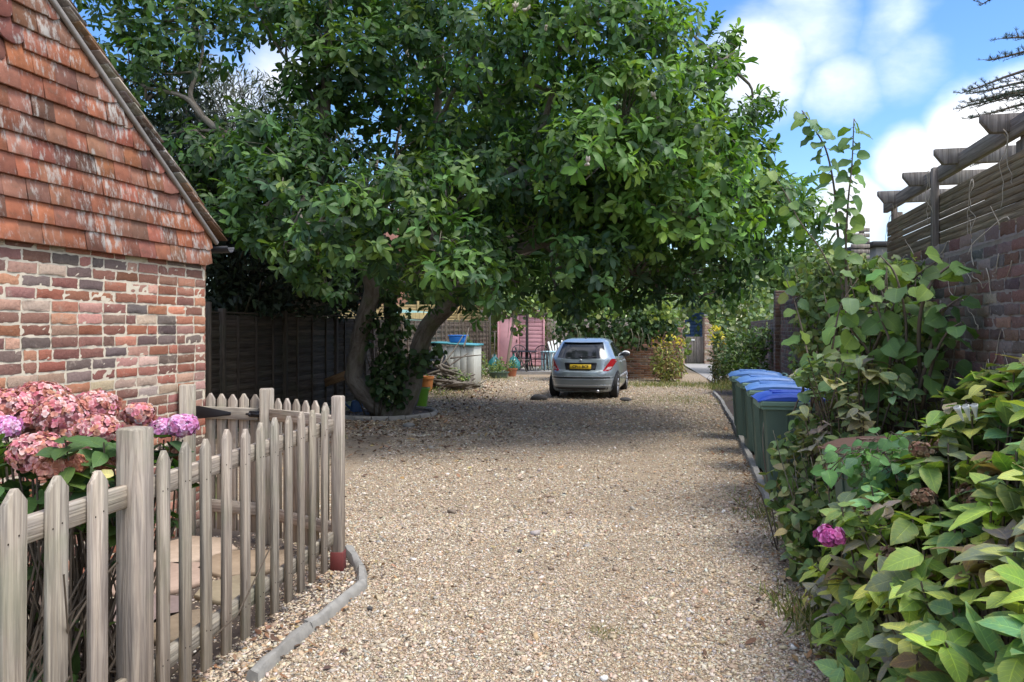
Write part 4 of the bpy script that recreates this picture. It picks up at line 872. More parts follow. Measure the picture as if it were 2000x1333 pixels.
shrub('weedy_plant', 'pale green weeds and seedlings beside the storage box', P(940, 728, 25)*[1, 1, 0], [(935, 705, 25.5, 18, 24, .4), (950, 722, 25, 28, 12, .4), (925, 728, 24.6, 20, 9, .4), (975, 712, 25.5, 14, 14, .3), (850, 742, 20.2, 26, 10, .3), (900, 738, 20.4, 22, 12, .3), (880, 728, 20.8, 24, 12, .25)], gl+lg, .1, .5, 'small', 1.6)
shrub('mossy_groundcover', 'low yellow green groundcover beside the lime bucket', P(850, 768, 18.6)*[1, 1, 0], [(845, 764, 19, 26, 8, .3), (820, 772, 18.4, 20, 8, .3), (868, 755, 20, 20, 6, .3)], [(.14, .20, .04), (.2, .26, .06), (.09, .14, .04)], .06, .5, 'small', .6)

# ================================================================== the big climber and shrubs by the right wall (small leaved rose + hazel)
base = np.array([rX(6.6)-.5, 6.6, 0])
rose = shrub('climbing_rose', 'tangled climbing rose with small leaves piled against the dark brick wall', base,
      [(1640, 560, 6.6, 75, 50, .35), (1700, 540, 6.4, 80, 34, .3), (1600, 640, 6.6, 50, 70, .35), (1690, 640, 6.2, 80, 70, .3), (1600, 560, 7.0, 40, 40, .3), (1660, 520, 6.8, 90, 24, .3), (1760, 530, 5.9, 50, 30, .2), (1640, 730, 6.2, 60, 50, .35), (1570, 700, 6.9, 22, 50, .25), (1745, 630, 5.8, 50, 70, .22), (1810, 640, 5.5, 34, 60, .15), (1600, 510, 7.2, 50, 24, .3)],
      [(.10, .16, .055), (.14, .21, .075), (.075, .12, .045), (.18, .25, .09), (.23, .27, .10)], .07, .62, 'ovate', 3.4, 60, droop=.35)
mb = MB()
for i in range(46):
    a0 = base+np.array([rng.normal(0, .25), rng.normal(0, .5), 0]); e = P(rng.uniform(1600, 1850), rng.uniform(510, 720), rng.uniform(5.6, 6.6)); tube(mb, [a0, (a0+e)/2+rng.normal(0, .08, 3), e], [.014, .01, .004], 6, sub=5)
mb.build('canes', M['twig'], rose, True)
haz = thing('hazel_shrub', 'hazel with broad rounded leaves and two tall leafy shoots against the sky', 'shrub', (rX(6.2)-.35, 6.2, 0)); lf_, st_ = MB(), MB()
hz = [(.12, .21, .065), (.16, .26, .075), (.10, .17, .06), (.21, .30, .08), (.14, .23, .11)]
def leafy_shoot(pts, n, L, r, pal, flat=.9, ratio=.86, shape='round', t0=.1):
    pts = np.array(pts, float); tube(st_, pts, np.linspace(r, r*.35, len(pts)), 6, sub=5)
    t = np.linspace(t0, 1, n); seg = np.linspace(0, 1, len(pts)); p = np.stack([np.interp(t, seg, pts[:, k]) for k in range(3)], 1)
    an = np.arange(n)*2.5+rng.uniform(0, 6); d = np.stack([np.cos(an), np.sin(an)*.8, rng.normal(-.45, .35, n)], 1); nn_ = UP*.75+np.array([-.15, -.6, 0])+rng.normal(0, 1-flat+.3, (n, 3)); pet = nrm(d)*.035
    tubes(st_, p, p+pet*.5, p+pet, .003, .002); leaves(lf_, p+pet, d, nn_, L*rng.uniform(.85, 1.3, n)*np.linspace(1.05, .8, n), ratio, shape, .18, .22*rng.uniform(0, 2, n), 5, pick(pal, n, .15), .12)
Z1 = 6.3
leafy_shoot([P(1650, 640, Z1), P(1642, 520, Z1), P(1635, 440, Z1), P(1628, 360, Z1), P(1612, 290, Z1), P(1585, 245, Z1), P(1566, 216, Z1)], 32, .135, .012, hz, t0=.2)
leafy_shoot([P(1655, 640, Z1-.1), P(1652, 500, Z1-.1), P(1656, 400, Z1-.1), P(1664, 320, Z1-.1), P(1668, 232, Z1-.1)], 32, .13, .011, hz, t0=.25)
leafy_shoot([P(1660, 620, 6.4), P(1610, 500, 6.6), P(1560, 430, 6.7), P(1535, 380, 6.8), P(1500, 330, 6.9)], 10, .12, .008, hz, t0=.45)
leafy_shoot([P(1700, 700, 5.8), P(1745, 600, 5.5), P(1790, 540, 5.3), P(1840, 505, 5.1)], 9, .16, .012, hz, t0=.3)
leafy_shoot([P(1800, 790, 5.3), P(1795, 640, 5.1), P(1815, 560, 5.0), P(1855, 520, 4.95), P(1885, 515, 4.9)], 10, .15, .016, hz)
leafy_shoot([P(1790, 780, 5.2), P(1830, 640, 5.0), P(1850, 600, 4.95), P(1880, 580, 4.9)], 9, .15, .014, hz)
leafy_shoot([P(1800, 800, 5.2), P(1825, 700, 5.0), P(1850, 650, 4.9), P(1878, 630, 4.85)], 8, .14, .012, hz)
leafy_shoot([P(1700, 800, 5.6), P(1700, 700, 5.4), P(1660, 640, 5.4), P(1650, 600, 5.4)], 10, .16, .012, hz)
leafy_shoot([P(1720, 800, 5.5), P(1740, 690, 5.2), P(1720, 620, 5.2), P(1700, 560, 5.3)], 11, .16, .012, hz)
leafy_shoot([P(1600, 800, 5.9), P(1575, 680, 6.2), P(1555, 600, 6.4), P(1535, 545, 6.5)], 8, .13, .009, hz, t0=.4)
leafy_shoot([P(1760, 760, 5.3), P(1770, 640, 5.2), P(1750, 540, 5.2), P(1720, 500, 5.3)], 10, .16, .012, hz)
for i in range(15):
    e = P(rng.uniform(1590, 1860), rng.uniform(530, 760), rng.uniform(5.0, 6.0)); a0 = e-np.array([rng.normal(.05, .12), rng.normal(0, .1), rng.uniform(.4, .8)]); leafy_shoot([a0, (a0+e)/2+rng.normal(0, .05, 3), e], 6, .12, .007, hz, t0=.3)
st_.build('stems', M['twig'], haz, True); lf_.build('foliage', M['leaf'], haz, True)

# ================================================================== hydrangeas
def bedw(y): return np.interp(y, [1.9, 3.64, 8.72], [1.2, 1.62, 2.86])
def hyd_shoots(lf_, st_, tips, base, L, pal, pairs=3, w=None, ratio=.56, tilt=(38, 88), droop=.3, wave=.06):
    n = len(tips); ax = nrm((tips-base)*np.array([.9, .9, .6])+UP*.25+rng.normal(0, .12, tips.shape))
    whorl(lf_, tips, ax, pairs*2, L, ratio, pal, 'ovate', tilt, droop, .16, .2, step=-.022, w=w, cols=5, wave=wave, twist=.3)
    tubes(st_, base, (base+tips)/2+rng.normal(0, .04, tips.shape)-UP*.03, tips, .008, .004)
palH = [(.20, .30, .07), (.30, .42, .09), (.14, .23, .07), (.20, .25, .15), (.24, .22, .18), (.40, .43, .12), (.18, .13, .07), (.15, .28, .12)]; wH = [26, 18, 22, 12, 7, 8, 4, 9]
hb = thing('hydrangea_bush', 'large faded hydrangea with mottled yellowing leaves filling the right foreground', 'hydrangea', (2.1, 3.3, 0)); lf_, st_ = MB(), MB()
N = 430; y = rng.uniform(1.95, 4.45, N); s = rng.random(N)**.8*1.1-.14; x = bedw(y)+s
top = .24+1.22*np.clip((s+.12)/.85, 0, 1)**.6*np.clip((4.75-y)/.95, .5, 1)
z = top*np.where(rng.random(N) < .66, rng.uniform(.9, 1.06, N), rng.uniform(.35, .85, N)); tips = np.stack([x, y, z], 1)
bs = np.stack([bedw(y)+.45+(s-.45)*.35+rng.normal(0, .06, N), y*.8+.2*3.3+rng.normal(0, .06, N), np.full(N, .02)], 1)
hyd_shoots(lf_, st_, tips, bs, .145, palH, 3, wH)
N = 60; tips = np.array([P(rng.uniform(1640, 1900), rng.uniform(925, 1040), rng.uniform(3.3, 3.9)) for _ in range(N)]); bs = np.stack([tips[:, 0]*.6+.9, tips[:, 1]+rng.normal(0, .1, N), np.full(N, .02)], 1)
hyd_shoots(lf_, st_, tips, bs, .12, palH, 3, wH)
N = 26; tips = np.array([P(rng.uniform(1790, 1960), rng.uniform(840, 930), rng.uniform(3.5, 4.0)) for _ in range(N)]); bs = np.stack([tips[:, 0]*.6+.9, tips[:, 1]+rng.normal(0, .1, N), np.full(N, .02)], 1)
hyd_shoots(lf_, st_, tips, bs, .12, palH, 3, wH)
# lower skirt over the edging
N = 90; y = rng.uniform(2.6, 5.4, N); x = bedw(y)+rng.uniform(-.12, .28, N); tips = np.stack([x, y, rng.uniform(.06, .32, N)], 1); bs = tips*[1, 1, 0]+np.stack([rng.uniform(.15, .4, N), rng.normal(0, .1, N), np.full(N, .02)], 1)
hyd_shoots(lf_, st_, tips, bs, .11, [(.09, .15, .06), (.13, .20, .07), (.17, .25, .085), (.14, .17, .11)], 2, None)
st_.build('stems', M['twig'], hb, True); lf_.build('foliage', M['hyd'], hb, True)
def mophead(name, parent, c, r, pal, N=150, tilt=(0, 0, 0), pet=.021, mat='petal', flat=.72, w=None, stem=None):
    mb = MB(); d = nrm(rdir(N)*np.array([1, 1, 1])+UP*.35); q = d*np.array([r, r, r*flat])*(1+rng.normal(0, .06, (N, 1))); p = np.asarray(c)+q
    n = nrm(d+rng.normal(0, .28, d.shape)); e1 = nrm(np.cross(n, rdir(N))); e2 = np.cross(n, e1); P4, D4, N4, C4 = [], [], [], []
    fc = pick(pal, N, .14, w)
    for k in range(4):
        a_ = k*math.pi/2+.2; dd = e1*math.cos(a_)+e2*math.sin(a_)+n*rng.normal(.12, .15, (N, 1)); P4.append(p); D4.append(dd); N4.append(n+rng.normal(0, .12, n.shape)); C4.append(fc*(1+rng.normal(0, .07, (N, 1))))
    leaves(mb, np.concatenate(P4), np.concatenate(D4), np.concatenate(N4), pet*rng.uniform(.8, 1.2, N*4), .95, 'round', .12, .15, 3, np.clip(np.concatenate(C4), .01, .9))
    sphere(mb, np.asarray(c)-UP*r*.1, (r*.8, r*.8, r*flat*.75), 10, 7, np.array(pal[0])*.55)
    return mb.build(name, M[mat], parent, True)
pk = [(.72, .33, .33), (.70, .27, .31), (.78, .47, .45), (.58, .30, .20), (.82, .58, .52), (.54, .24, .18)]; pm = [(.78, .34, .62), (.82, .48, .68), (.84, .60, .72), (.74, .30, .52)]; pb_ = [(.52, .22, .13), (.6, .3, .22), (.40, .16, .09)]
mophead('flower_head', hb, P(1622, 1047, 3.35), .055, [(.60, .16, .42), (.68, .28, .52), (.5, .1, .3)], 70)
for a0, Z_ in (((1800, 880), 3.4), ((1840, 870), 3.5), ((1895, 965), 3.0), ((1690, 990), 3.5), ((1805, 972), 3.2), ((1910, 985), 2.9), ((1740, 1085), 3.2), ((1960, 900), 3.2)):
    mophead('flower_head', hb, P(*a0, Z_), .05, [(.26, .17, .10), (.33, .25, .16), (.2, .12, .07)], 45, pet=.013)
# greyer low hydrangea between the climber and the bins, and the small-leaved bush at its foot
pg = [(.16, .23, .12), (.21, .27, .17), (.26, .25, .21), (.13, .20, .09), (.28, .29, .16)]
h2 = thing('hydrangea_bush', 'grey green hydrangea clump between the climbing rose and the nearest wheelie bin', 'hydrangea', (2.75, 5.6, 0)); lf_, st_ = MB(), MB()
N = 80; tips = np.array([P(rng.uniform(1560, 1830), rng.uniform(690, 860), rng.uniform(5.0, 5.9)) for _ in range(N)]); bs = np.stack([tips[:, 0]*.5+1.35, rng.normal(5.6, .25, N), np.full(N, .02)], 1)
hyd_shoots(lf_, st_, tips, bs, .135, pg, 3); st_.build('stems', M['twig'], h2, True); lf_.build('foliage', M['hyd'], h2, True)
lb = shrub('small_leaved_bush', 'brown stemmed small leaved bush overhanging the gravel beside the wheelie bins', (2.35, 5.6, 0), [(1560, 880, 5.6, 44, 40, .3), (1530, 960, 5.5, 30, 60, .25), (1600, 960, 5.3, 50, 60, .3), (1560, 1040, 5.1, 34, 50, .22), (1650, 900, 5.0, 46, 40, .3), (1620, 1010, 4.9, 50, 60, .3), (1600, 830, 5.7, 50, 26, .25), (1575, 1110, 4.8, 34, 34, .2), (1690, 960, 4.7, 40, 40, .2)], [(.10, .16, .055), (.15, .22, .075), (.20, .26, .11), (.08, .13, .045), (.24, .23, .11)], .085, .6, 'ovate', 3.2, 40)
mb = MB()
for i in range(90): a0 = np.array([2.3+rng.normal(0, .12), rng.normal(5.3, .3), 0]); e = a0+np.array([rng.normal(-.12, .13), rng.normal(-.1, .2), rng.uniform(.5, .95)]); tube(mb, [a0, (a0+e)/2+rng.normal(0, .05, 3)+UP*.08, e], [.006, .005, .002], 5, sub=3)
mb.build('brown_stems', M['bark'], lb, True)
bw = thing('bindweed', 'bright green bindweed trailing over the brown lidded bin', 'plant', (2.0, 4.2, 0)); lf_, st_ = MB(), MB()
for i in range(52):
    e = P(rng.uniform(1670, 1860), rng.uniform(840, 930), rng.uniform(3.5, 4.1)); a0 = e+np.array([rng.normal(0, .15), rng.normal(0, .15), -.12]); leafy_shoot([a0, (a0+e)/2+UP*.05, e], 5, .075, .003, [(.10, .22, .07), (.13, .27, .09), (.09, .19, .09)], ratio=.8, shape='ovate')
st_.build('stems', M['twig'], bw, True); lf_.build('foliage', M['hyd_green'], bw, True)
mb = MB(); c0 = P(1897, 822, 3.3)
for i, dx in enumerate((-.035, 0, .035)): lathe(mb, [(.004, 0), (.007, .03), (.012, .06), (.016, .075), (.013, .078)], c0+np.array([dx, i*.01, 0]), 10, R=rotm(0, .3, -.55)@rotm(0, 0, .12*i))
fl = mb.build('bindweed_flower', M['white'], None, True); setp(fl, 'cluster of folded white trumpet flowers above the right hydrangea leaves', 'flower')

# left hydrangea
hl = thing('hydrangea_bush', 'hydrangea with big pink and rust mophead flowers behind the picket fence', 'hydrangea', (-1.95, 3.4, 0)); lf_, st_ = MB(), MB()
heads = [(13, 797, 3.5, 52, pk), (81, 785, 3.7, 56, pk), (122, 812, 3.4, 56, pk), (187, 795, 3.5, 46, pk), (190, 840, 3.2, 42, pk), (271, 810, 3.6, 32, pk), (320, 836, 3.6, 26, pm), (357, 832, 3.6, 30, pm), (8, 838, 3.2, 32, pm), (72, 884, 3.0, 54, pk), (101, 912, 2.95, 32, pb_), (141, 908, 3.0, 26, pb_), (345, 884, 3.6, 20, pb_), (55, 822, 3.5, 46, pk), (205, 905, 3.1, 20, pb_), (150, 846, 3.4, 40, pk), (-40, 830, 3.2, 50, pk)]
for (a_, b_, Z_, r, pal_) in heads:
    c = P(a_, b_, Z_); mophead('flower_head', hl, c, r/F*Z_*.9, pal_, int(230*(r/50)**1.2)+40, pet=.0175, w=None)
    tips = c[None]-UP*r/F*Z_*.9; tubes(st_, np.array([[c[0]*.5-1.0, 3.35+rng.normal(0, .2), 0]]), tips*[.9, 1, .6]+np.array([[-.18, 0, .1]]), tips, .008, .005)
palG = [(.035, .075, .03), (.05, .10, .035), (.07, .13, .04), (.10, .17, .045)]
N = 120; tips = np.array([P(rng.uniform(-120, 385), rng.uniform(850, 1010), rng.uniform(2.85, 3.75)) for _ in range(N)])
ok = (tips[:, 0] < fX(tips[:, 1])-.13) & (tips[:, 0] > wallX(tips[:, 1])+.1); tips = tips[ok]; N = len(tips)
bs = np.stack([tips[:, 0]*.5-1.0, 3.35+rng.normal(0, .25, N), np.full(N, .02)], 1); hyd_shoots(lf_, st_, tips, bs, .13, palG, 3, ratio=.62)
N = 60; tips = np.stack([rng.uniform(-2.4, -1.75, N), rng.uniform(2.3, 3.5, N), rng.uniform(.15, .8, N)], 1); bs = np.stack([-1.95+rng.normal(0, .12, N), 3.2+rng.normal(0, .25, N), np.full(N, .02)], 1); hyd_shoots(lf_, st_, tips, bs, .12, palG, 2, ratio=.6)
N = 130; b0 = np.stack([-1.98+rng.normal(0, .16, N), 3.05+rng.normal(0, .35, N), np.zeros(N)], 1); e = b0+np.stack([rng.normal(-.02, .2, N), rng.normal(0, .25, N), rng.uniform(.5, .95, N)], 1); tubes(st_, b0, (b0+e)/2+rng.normal(0, .04, (N, 3)), e, .006, .004)
yl = [P(222, 930, 3.0), P(150, 1010, 2.95)]
leaves(lf_, np.array(yl), np.array([[-.6, -.1, .2], [.8, 0, .3]]), np.array([[0, -.5, .9], [0, -.4, .9]]), .09, .6, 'ovate', .15, .3, 5, np.array([(.62, .55, .22), (.38, .36, .06)]), .1)
st_.build('stems', M['twig'], hl, True); lf_.build('foliage', M['hyd_green'], hl, True)

# ================================================================== ground cover: grass, weeds, fallen leaves
def tufts(N, cx, cy, sx, sy, h, pal, lean=.5):
    x = rng.normal(cx, sx, N); y = rng.normal(cy, sy, N); p = np.stack([x, y, np.zeros(N)], 1); d = np.stack([rng.normal(0, lean, N), rng.normal(0, lean, N), np.ones(N)], 1)
    leaves(gm, p, d, rdir(N), h*rng.uniform(.5, 1.3, N), .09, 'needle', 0, .3, 2, pick(pal, N, .2))
gm = MB(); gp1 = [(.14, .17, .05), (.20, .21, .08), (.10, .14, .04), (.30, .26, .13)]
tufts(1500, 3.9, 17.2, .55, .7, .06, gp1); tufts(1600, 4.3, 21.5, .9, .5, .12, gp1); tufts(700, 2.4, 16.4, .5, .35, .04, gp1); tufts(600, 5.6, 20.4, .3, .5, .13, gp1); tufts(600, -1.3, 24, .8, .8, .12, gp1); tufts(500, -1.6, 18.5, .5, .8, .1, gp1); tufts(260, 6.2, 21.9, .2, .3, .2, gp1); tufts(200, .5, 4.1, .05, .05, .03, gp1); tufts(900, 2.9, 29.5, 1.2, .8, .2, gp1)
tufts(300, 1.62, 4.2, .06, .25, .10, gp1); tufts(300, 2.2, 6.3, .1, .5, .1, gp1)
setp(gm.build('grass', M['leaf']), 'thin patches of grass and weeds growing through the gravel', 'grass', kind='stuff')
lm = MB()
def litter(N, xf, L=.07, pal=((.22, .12, .06), (.30, .18, .09), (.14, .08, .045), (.36, .26, .13), (.10, .06, .04))):
    p = xf(N); p[:, 2] = rng.uniform(.006, .02, len(p)); d = rdir(len(p)); d[:, 2] *= .15; leaves(lm, p, d, UP+rng.normal(0, .3, (len(p), 3)), L*rng.uniform(.5, 1.3, len(p)), .5, 'magnolia', .3, rng.normal(0, .25, len(p)), 3, pick(pal, len(p), .2))
litter(1500, lambda n: np.stack([rng.normal(-1.6, 1.1, n), rng.normal(12.6, 1.7, n), np.zeros(n)], 1))
litter(420, lambda n: (lambda y_: np.stack([bedw(y_)+rng.normal(-.12, .16, n), y_, np.zeros(n)], 1))(rng.uniform(3.6, 10, n)), .05)
litter(260, lambda n: np.stack([rng.uniform(-.8, 2.2, n), rng.uniform(3.4, 10, n), np.zeros(n)], 1), .035)
litter(200, lambda n: (lambda y_: np.stack([fX(y_)+rng.normal(.12, .18, n), y_, np.zeros(n)], 1))(rng.uniform(3.2, 5.3, n)), .045)
litter(900, lambda n: np.stack([rng.normal(-3.2, .5, n), rng.normal(13, 1.6, n), np.zeros(n)], 1))
litter(500, lambda n: np.stack([rng.normal(-1.0, .5, n), rng.normal(19, 2.5, n), np.zeros(n)], 1), .09)
leaves(lm, np.array([G(1590, 1285)+UP*.015]), np.array([[1, .1, .02]]), UP[None], .11, .5, 'magnolia', .2, .1, 3, np.array([(.38, .33, .08)]))
setp(lm.build('fallen_leaves', M['litter'], None, True), 'brown fallen leaves scattered over the gravel and under the tree', 'leaves', kind='stuff')
# ================================================================== the parked car (local: x across, y forward from the rear bumper, z up)
car = thing('parked_car', 'silver blue hatchback parked on the gravel with its yellow plate towards us', 'car', (0, 0, 0))
cz = np.array([.17, .22, .32, .45, .56, .66, .70, .74, .84, .93, .985, 1.04, 1.12, 1.22, 1.32, 1.38, 1.42, 1.45, 1.47, 1.475])
crr = np.interp(cz, [.17, .22, .32, .45, .56, .66, .70, .76, .86, .98, 1.02, 1.12, 1.25, 1.36, 1.40, 1.45, 1.475], [.14, .08, .04, .012, 0, .012, .05, .075, .09, .13, .17, .25, .365, .48, .54, .74, 1.1])
cff = np.interp(cz, [.17, .22, .45, .6, .75, .86, .93, .985, 1.04, 1.2, 1.36, 1.44, 1.475], [3.9, 3.95, 4.03, 4.02, 3.93, 3.7, 3.42, 3.12, 2.92, 2.6, 2.25, 1.95, 1.6])
cw = np.interp(cz, [.17, .22, .35, .56, .75, .9, .985, 1.1, 1.25, 1.38, 1.44, 1.475], [.79, .825, .855, .87, .865, .85, .83, .765, .68, .60, .54, .40])
ce = np.interp(cz, [.17, .6, .98, 1.4, 1.475], [4.4, 4.2, 4.4, 4.6, 3.2])
def at(z): return tuple(np.interp(z, cz, q) for q in (crr, cff, cw, ce))
def rearp(x, z, off=0.0):
    r, f, w_, e_ = at(z); l = (f-r)/2; yc = (f+r)/2; return np.array([x, yc-l*max(0, 1-min(1, abs(x/w_))**e_)**(1/e_)-off, z])
def sidep(y, z, sg=1, off=0.0):
    r, f, w_, e_ = at(z); l = (f-r)/2; yc = (f+r)/2; return np.array([sg*(w_*max(0, 1-min(1, abs((y-yc)/l))**e_)**(1/e_)+off), y, z])
b = MB(); na = 72; th = np.arange(na)/na*2*math.pi; rows = []
for z, r, f, w_, e_ in zip(cz, crr, cff, cw, ce):
    l = (f-r)/2; yc = (f+r)/2; c_, s_ = np.cos(th), np.sin(th)
    rows.append(np.stack([w_*np.sign(c_)*np.abs(c_)**(2/e_), yc+l*np.sign(s_)*np.abs(s_)**(2/e_), np.full(na, z)], 1))
n = len(rows); j = np.arange(na)[None]; i0 = np.arange(n-1)[:, None]*na; q = np.stack([i0+j, i0+(j+1) % na, i0+na+(j+1) % na, i0+na+j], -1).reshape(-1, 4)
b.add(np.concatenate(rows), [list(x) for x in q]+[list(range(na))[::-1], list(range((n-1)*na, n*na))]); body = b.build('body', M['carpaint'], car, True, 35)
def patch(fn, quad, nu, nv, off, th=.012, bow=0.0):
    """quad: 4 (s, z) corners BL, BR, TR, TL laid over the body surface fn(s, z, off)"""
    b = MB(); q = [np.array(x, float) for x in quad]; V = []
    for o_ in (off, off-th):
        for v in np.linspace(0, 1, nv):
            for u in np.linspace(0, 1, nu):
                s_ = (q[0]*(1-u)+q[1]*u)*(1-v)+(q[3]*(1-u)+q[2]*u)*v; s_ = s_+np.array([0, bow*(1-(2*u-1)**2)*(2*v-1)]); V.append(fn(s_[0], s_[1], o_))
    m = nu*nv; fs = []
    for v in range(nv-1):
        for u in range(nu-1):
            a_ = v*nu+u; f = [a_, a_+1, a_+nu+1, a_+nu]; fs += [f, [x+m for x in f][::-1]]
    rim = [u for u in range(nu)]+[v*nu+nu-1 for v in range(1, nv)]+[(nv-1)*nu+u for u in range(nu-2, -1, -1)]+[v*nu for v in range(nv-2, 0, -1)]
    for k in range(len(rim)): a_, c_ = rim[k], rim[(k+1) % len(rim)]; fs.append([a_, a_+m, c_+m, c_])
    return b.add(V, fs)
patch(rearp, [(-.60, 1.005), (.60, 1.005), (.50, 1.355), (-.50, 1.355)], 15, 8, .006, .012, .025).build('rear_window', M['glass'], car, True, 50)
patch(rearp, [(-.50, 1.385), (.50, 1.385), (.47, 1.412), (-.47, 1.412)], 15, 3, .075, .09, .01).build('spoiler', M['carpaint'], car, True, 40)
b = MB(); box(b, rearp(.18, 1.03, .012)+np.array([0, 0, 0]), (.40, .018, .022), rotm(0, 0, -.03), .004); sphere(b, rearp(0, 1.015, .02), (.03, .02, .03), 8, 6); b.build('rear_wiper', M['trim'], car, True, 40)
for sg in (-1, 1):
    f = lambda s_, z_, o_, sg=sg: rearp(s_*sg, z_, o_)
    g_ = lambda s_, z_, o_, sg=sg: sidep(s_, z_, sg, o_)
    tl = patch(f, [(.535, .70), (.71, .715), (.835, .93), (.72, .975)], 9, 8, .014, .03, .02).build('tail_light', M['tail'], car, True, 50)
    patch(f, [(.60, .722), (.70, .728), (.745, .79), (.655, .785)], 5, 4, .019, .01).build('clear_lens', M['tailclear'], tl, True, 50)
    patch(g_, [(.62, 1.03), (1.32, 1.01), (1.32, 1.36), (.92, 1.33)], 9, 6, .004, .01).build('side_window', M['glass'], car, True, 50)
    patch(g_, [(1.38, 1.01), (2.42, 1.0), (1.95, 1.36), (1.38, 1.37)], 9, 6, .004, .01).build('side_window', M['glass'], car, True, 50)
    patch(g_, [(1.0, .50), (3.0, .50), (3.0, .54), (1.0, .54)], 9, 2, .012, .02).build('side_moulding', M['brightstrip'], car, True, 50)
    for y_ in (1.15, 2.15): patch(g_, [(y_, .87), (y_+.16, .87), (y_+.16, .90), (y_, .90)], 4, 2, .03, .03).build('door_handle', M['brightstrip'], car, True, 50)
    b = MB(); mp = sidep(2.35, 1.03, sg, .10); sphere(b, mp, (.11, .08, .075), 12, 8); mir = b.build('wing_mirror', M['trim'], car, True)
    b = MB(); sphere(b, mp+np.array([0, .02, .02]), (.112, .075, .07), 12, 8); b.build('mirror_cap', M['white'] if sg > 0 else M['carpaint'], mir, True)
    for y_ in (.72, 3.26):
        an = np.linspace(-.12, math.pi+.12, 17); b = MB(); ar = MB(); V = []
        for r_ in (.29, .37):
            for a_ in an: V.append(sidep(y_+r_*math.cos(a_), max(.18, .31+r_*math.sin(a_)), sg, .004))
        m = len(an); ar.add(V, [[k, k+1, k+m+1, k+m] for k in range(m-1)]); ar.build('wheel_arch', M['trim'], car)
        R = rotm(0, 0, sg*math.pi/2); cx = np.array([sg*.745, y_, .305])
        w_t = MB(); lathe(w_t, [(.19, -.10), (.26, -.105), (.295, -.09), (.305, -.05), (.305, .05), (.295, .09), (.26, .105), (.19, .10)], cx, 30, R=R); wh = thing('wheel', None, None, (0, 0, 0)); wh.parent = car
        ty = w_t.build('tyre', M['tyre'], wh, True, 50); rm = MB(); lathe(rm, [(0.001, .085), (.05, .09), (.06, .07), (.18, .085), (.205, .10), (.21, .08), (.2, -.05)], cx, 30, R=R)
        for k in range(7):
            a_ = k/7*2*math.pi; beam(rm, cx+R@np.array([.05*math.cos(a_), .05*math.sin(a_), .092]), cx+R@np.array([.19*math.cos(a_), .19*math.sin(a_), .098]), .035, .02, .005, up=R@np.array([0, 0, 1.]))
        rm.build('rim', M['alloy'], wh, True, 40)
for z_, m_, h_ in ((.545, 'brightstrip', .016), (.475, 'brightstrip', .016), (.51, 'trim', .03), (.33, 'brightstrip', .02)):
    patch(rearp, [(-.76, z_), (.76, z_), (.76, z_+h_), (-.76, z_+h_)], 21, 2, .012 if m_ != 'trim' else .005, .02).build('bumper_strip', M[m_], car, True, 50)
patch(rearp, [(-.62, .19), (.62, .19), (.66, .29), (-.66, .29)], 15, 3, .008, .02).build('bumper_valance', M['trim'], car, True, 50)
patch(rearp, [(-.36, .715), (.36, .715), (.40, .875), (-.40, .875)], 9, 5, .002, .004).build('plate_recess', M['trim'], car, True)
patch(rearp, [(-.385, .87), (.385, .87), (.385, .89), (-.385, .89)], 9, 2, .02, .03).build('tailgate_grip', M['trim'], car, True, 40)
b = MB(); pc = rearp(0, .79, .024); tl_ = -math.atan2(rearp(0, .85)[1]-rearp(0, .73)[1], .12); box(b, pc, (.52, .012, .111), rotm(0, tl_), .003); plate = b.build('number_plate', M['yellow'], car)
cu = bpy.data.curves.new('t', 'FONT'); cu.body = 'CP11 BCF'; cu.size = .095; cu.align_x = 'CENTER'; cu.align_y = 'CENTER'; cu.extrude = .001; cu.offset = .002
to = bpy.data.objects.new('t', cu); C.objects.link(to); bpy.context.view_layer.update()
tm = bpy.data.meshes.new_from_object(to.evaluated_get(bpy.context.evaluated_depsgraph_get())); bpy.data.objects.remove(to)
ob = bpy.data.objects.new('plate_characters', tm); C.objects.link(ob); tm.materials.clear(); tm.materials.append(M['black']); ob.parent = plate
ob.location = pc+np.array([0, -.0075, 0]); ob.rotation_euler = (math.pi/2+tl_, 0, 0); ob.scale = (.98, 1, 1)
b = MB(); sphere(b, rearp(0, .945, .012), (.034, .012, .034), 10, 6); tube(b, [rearp(-.012, .93, .022), rearp(.0, .955, .024), rearp(.014, .965, .022)], .006, 5); b.build('badge', M['brightstrip'], car, True)
b = MB(); tube(b, [(0, 1.02, 1.47), (0, .98, 1.53), (0, .82, 1.63)], [.012, .006, .003], 6); sphere(b, (0, 1.02, 1.475), (.03, .045, .02), 8, 6); b.build('aerial', M['trim'], car, True)
b = MB(); tube(b, [(.42, .02, .2), (.42, .3, .2)], .035, 10); b.build('exhaust', M['alloy'], car, True)
car.location = (1.56, 17.35, 0.0); car.rotation_euler = (0, 0, -.237); car.scale = (.945,)*3
for (x, y, s, lab) in ((.62, 17.25, .19, 'dark flat stone lying on the gravel left of the car'), (2.55, 16.95, .13, 'small dark stone by the rear right wheel of the car')):
    b = MB(); sphere(b, (x, y, s*.25), (s, s*.7, s*.42), 10, 7, jit=.13); setp(b.build('stone', M['rock'], None, False), lab, 'stone')
b = MB(); sphere(b, G(798, 835)+UP*.03, (.11, .08, .05), 9, 6, jit=.1); setp(b.build('stone', M['stone']), 'pale stone lying just outside the tree ring edging', 'stone')
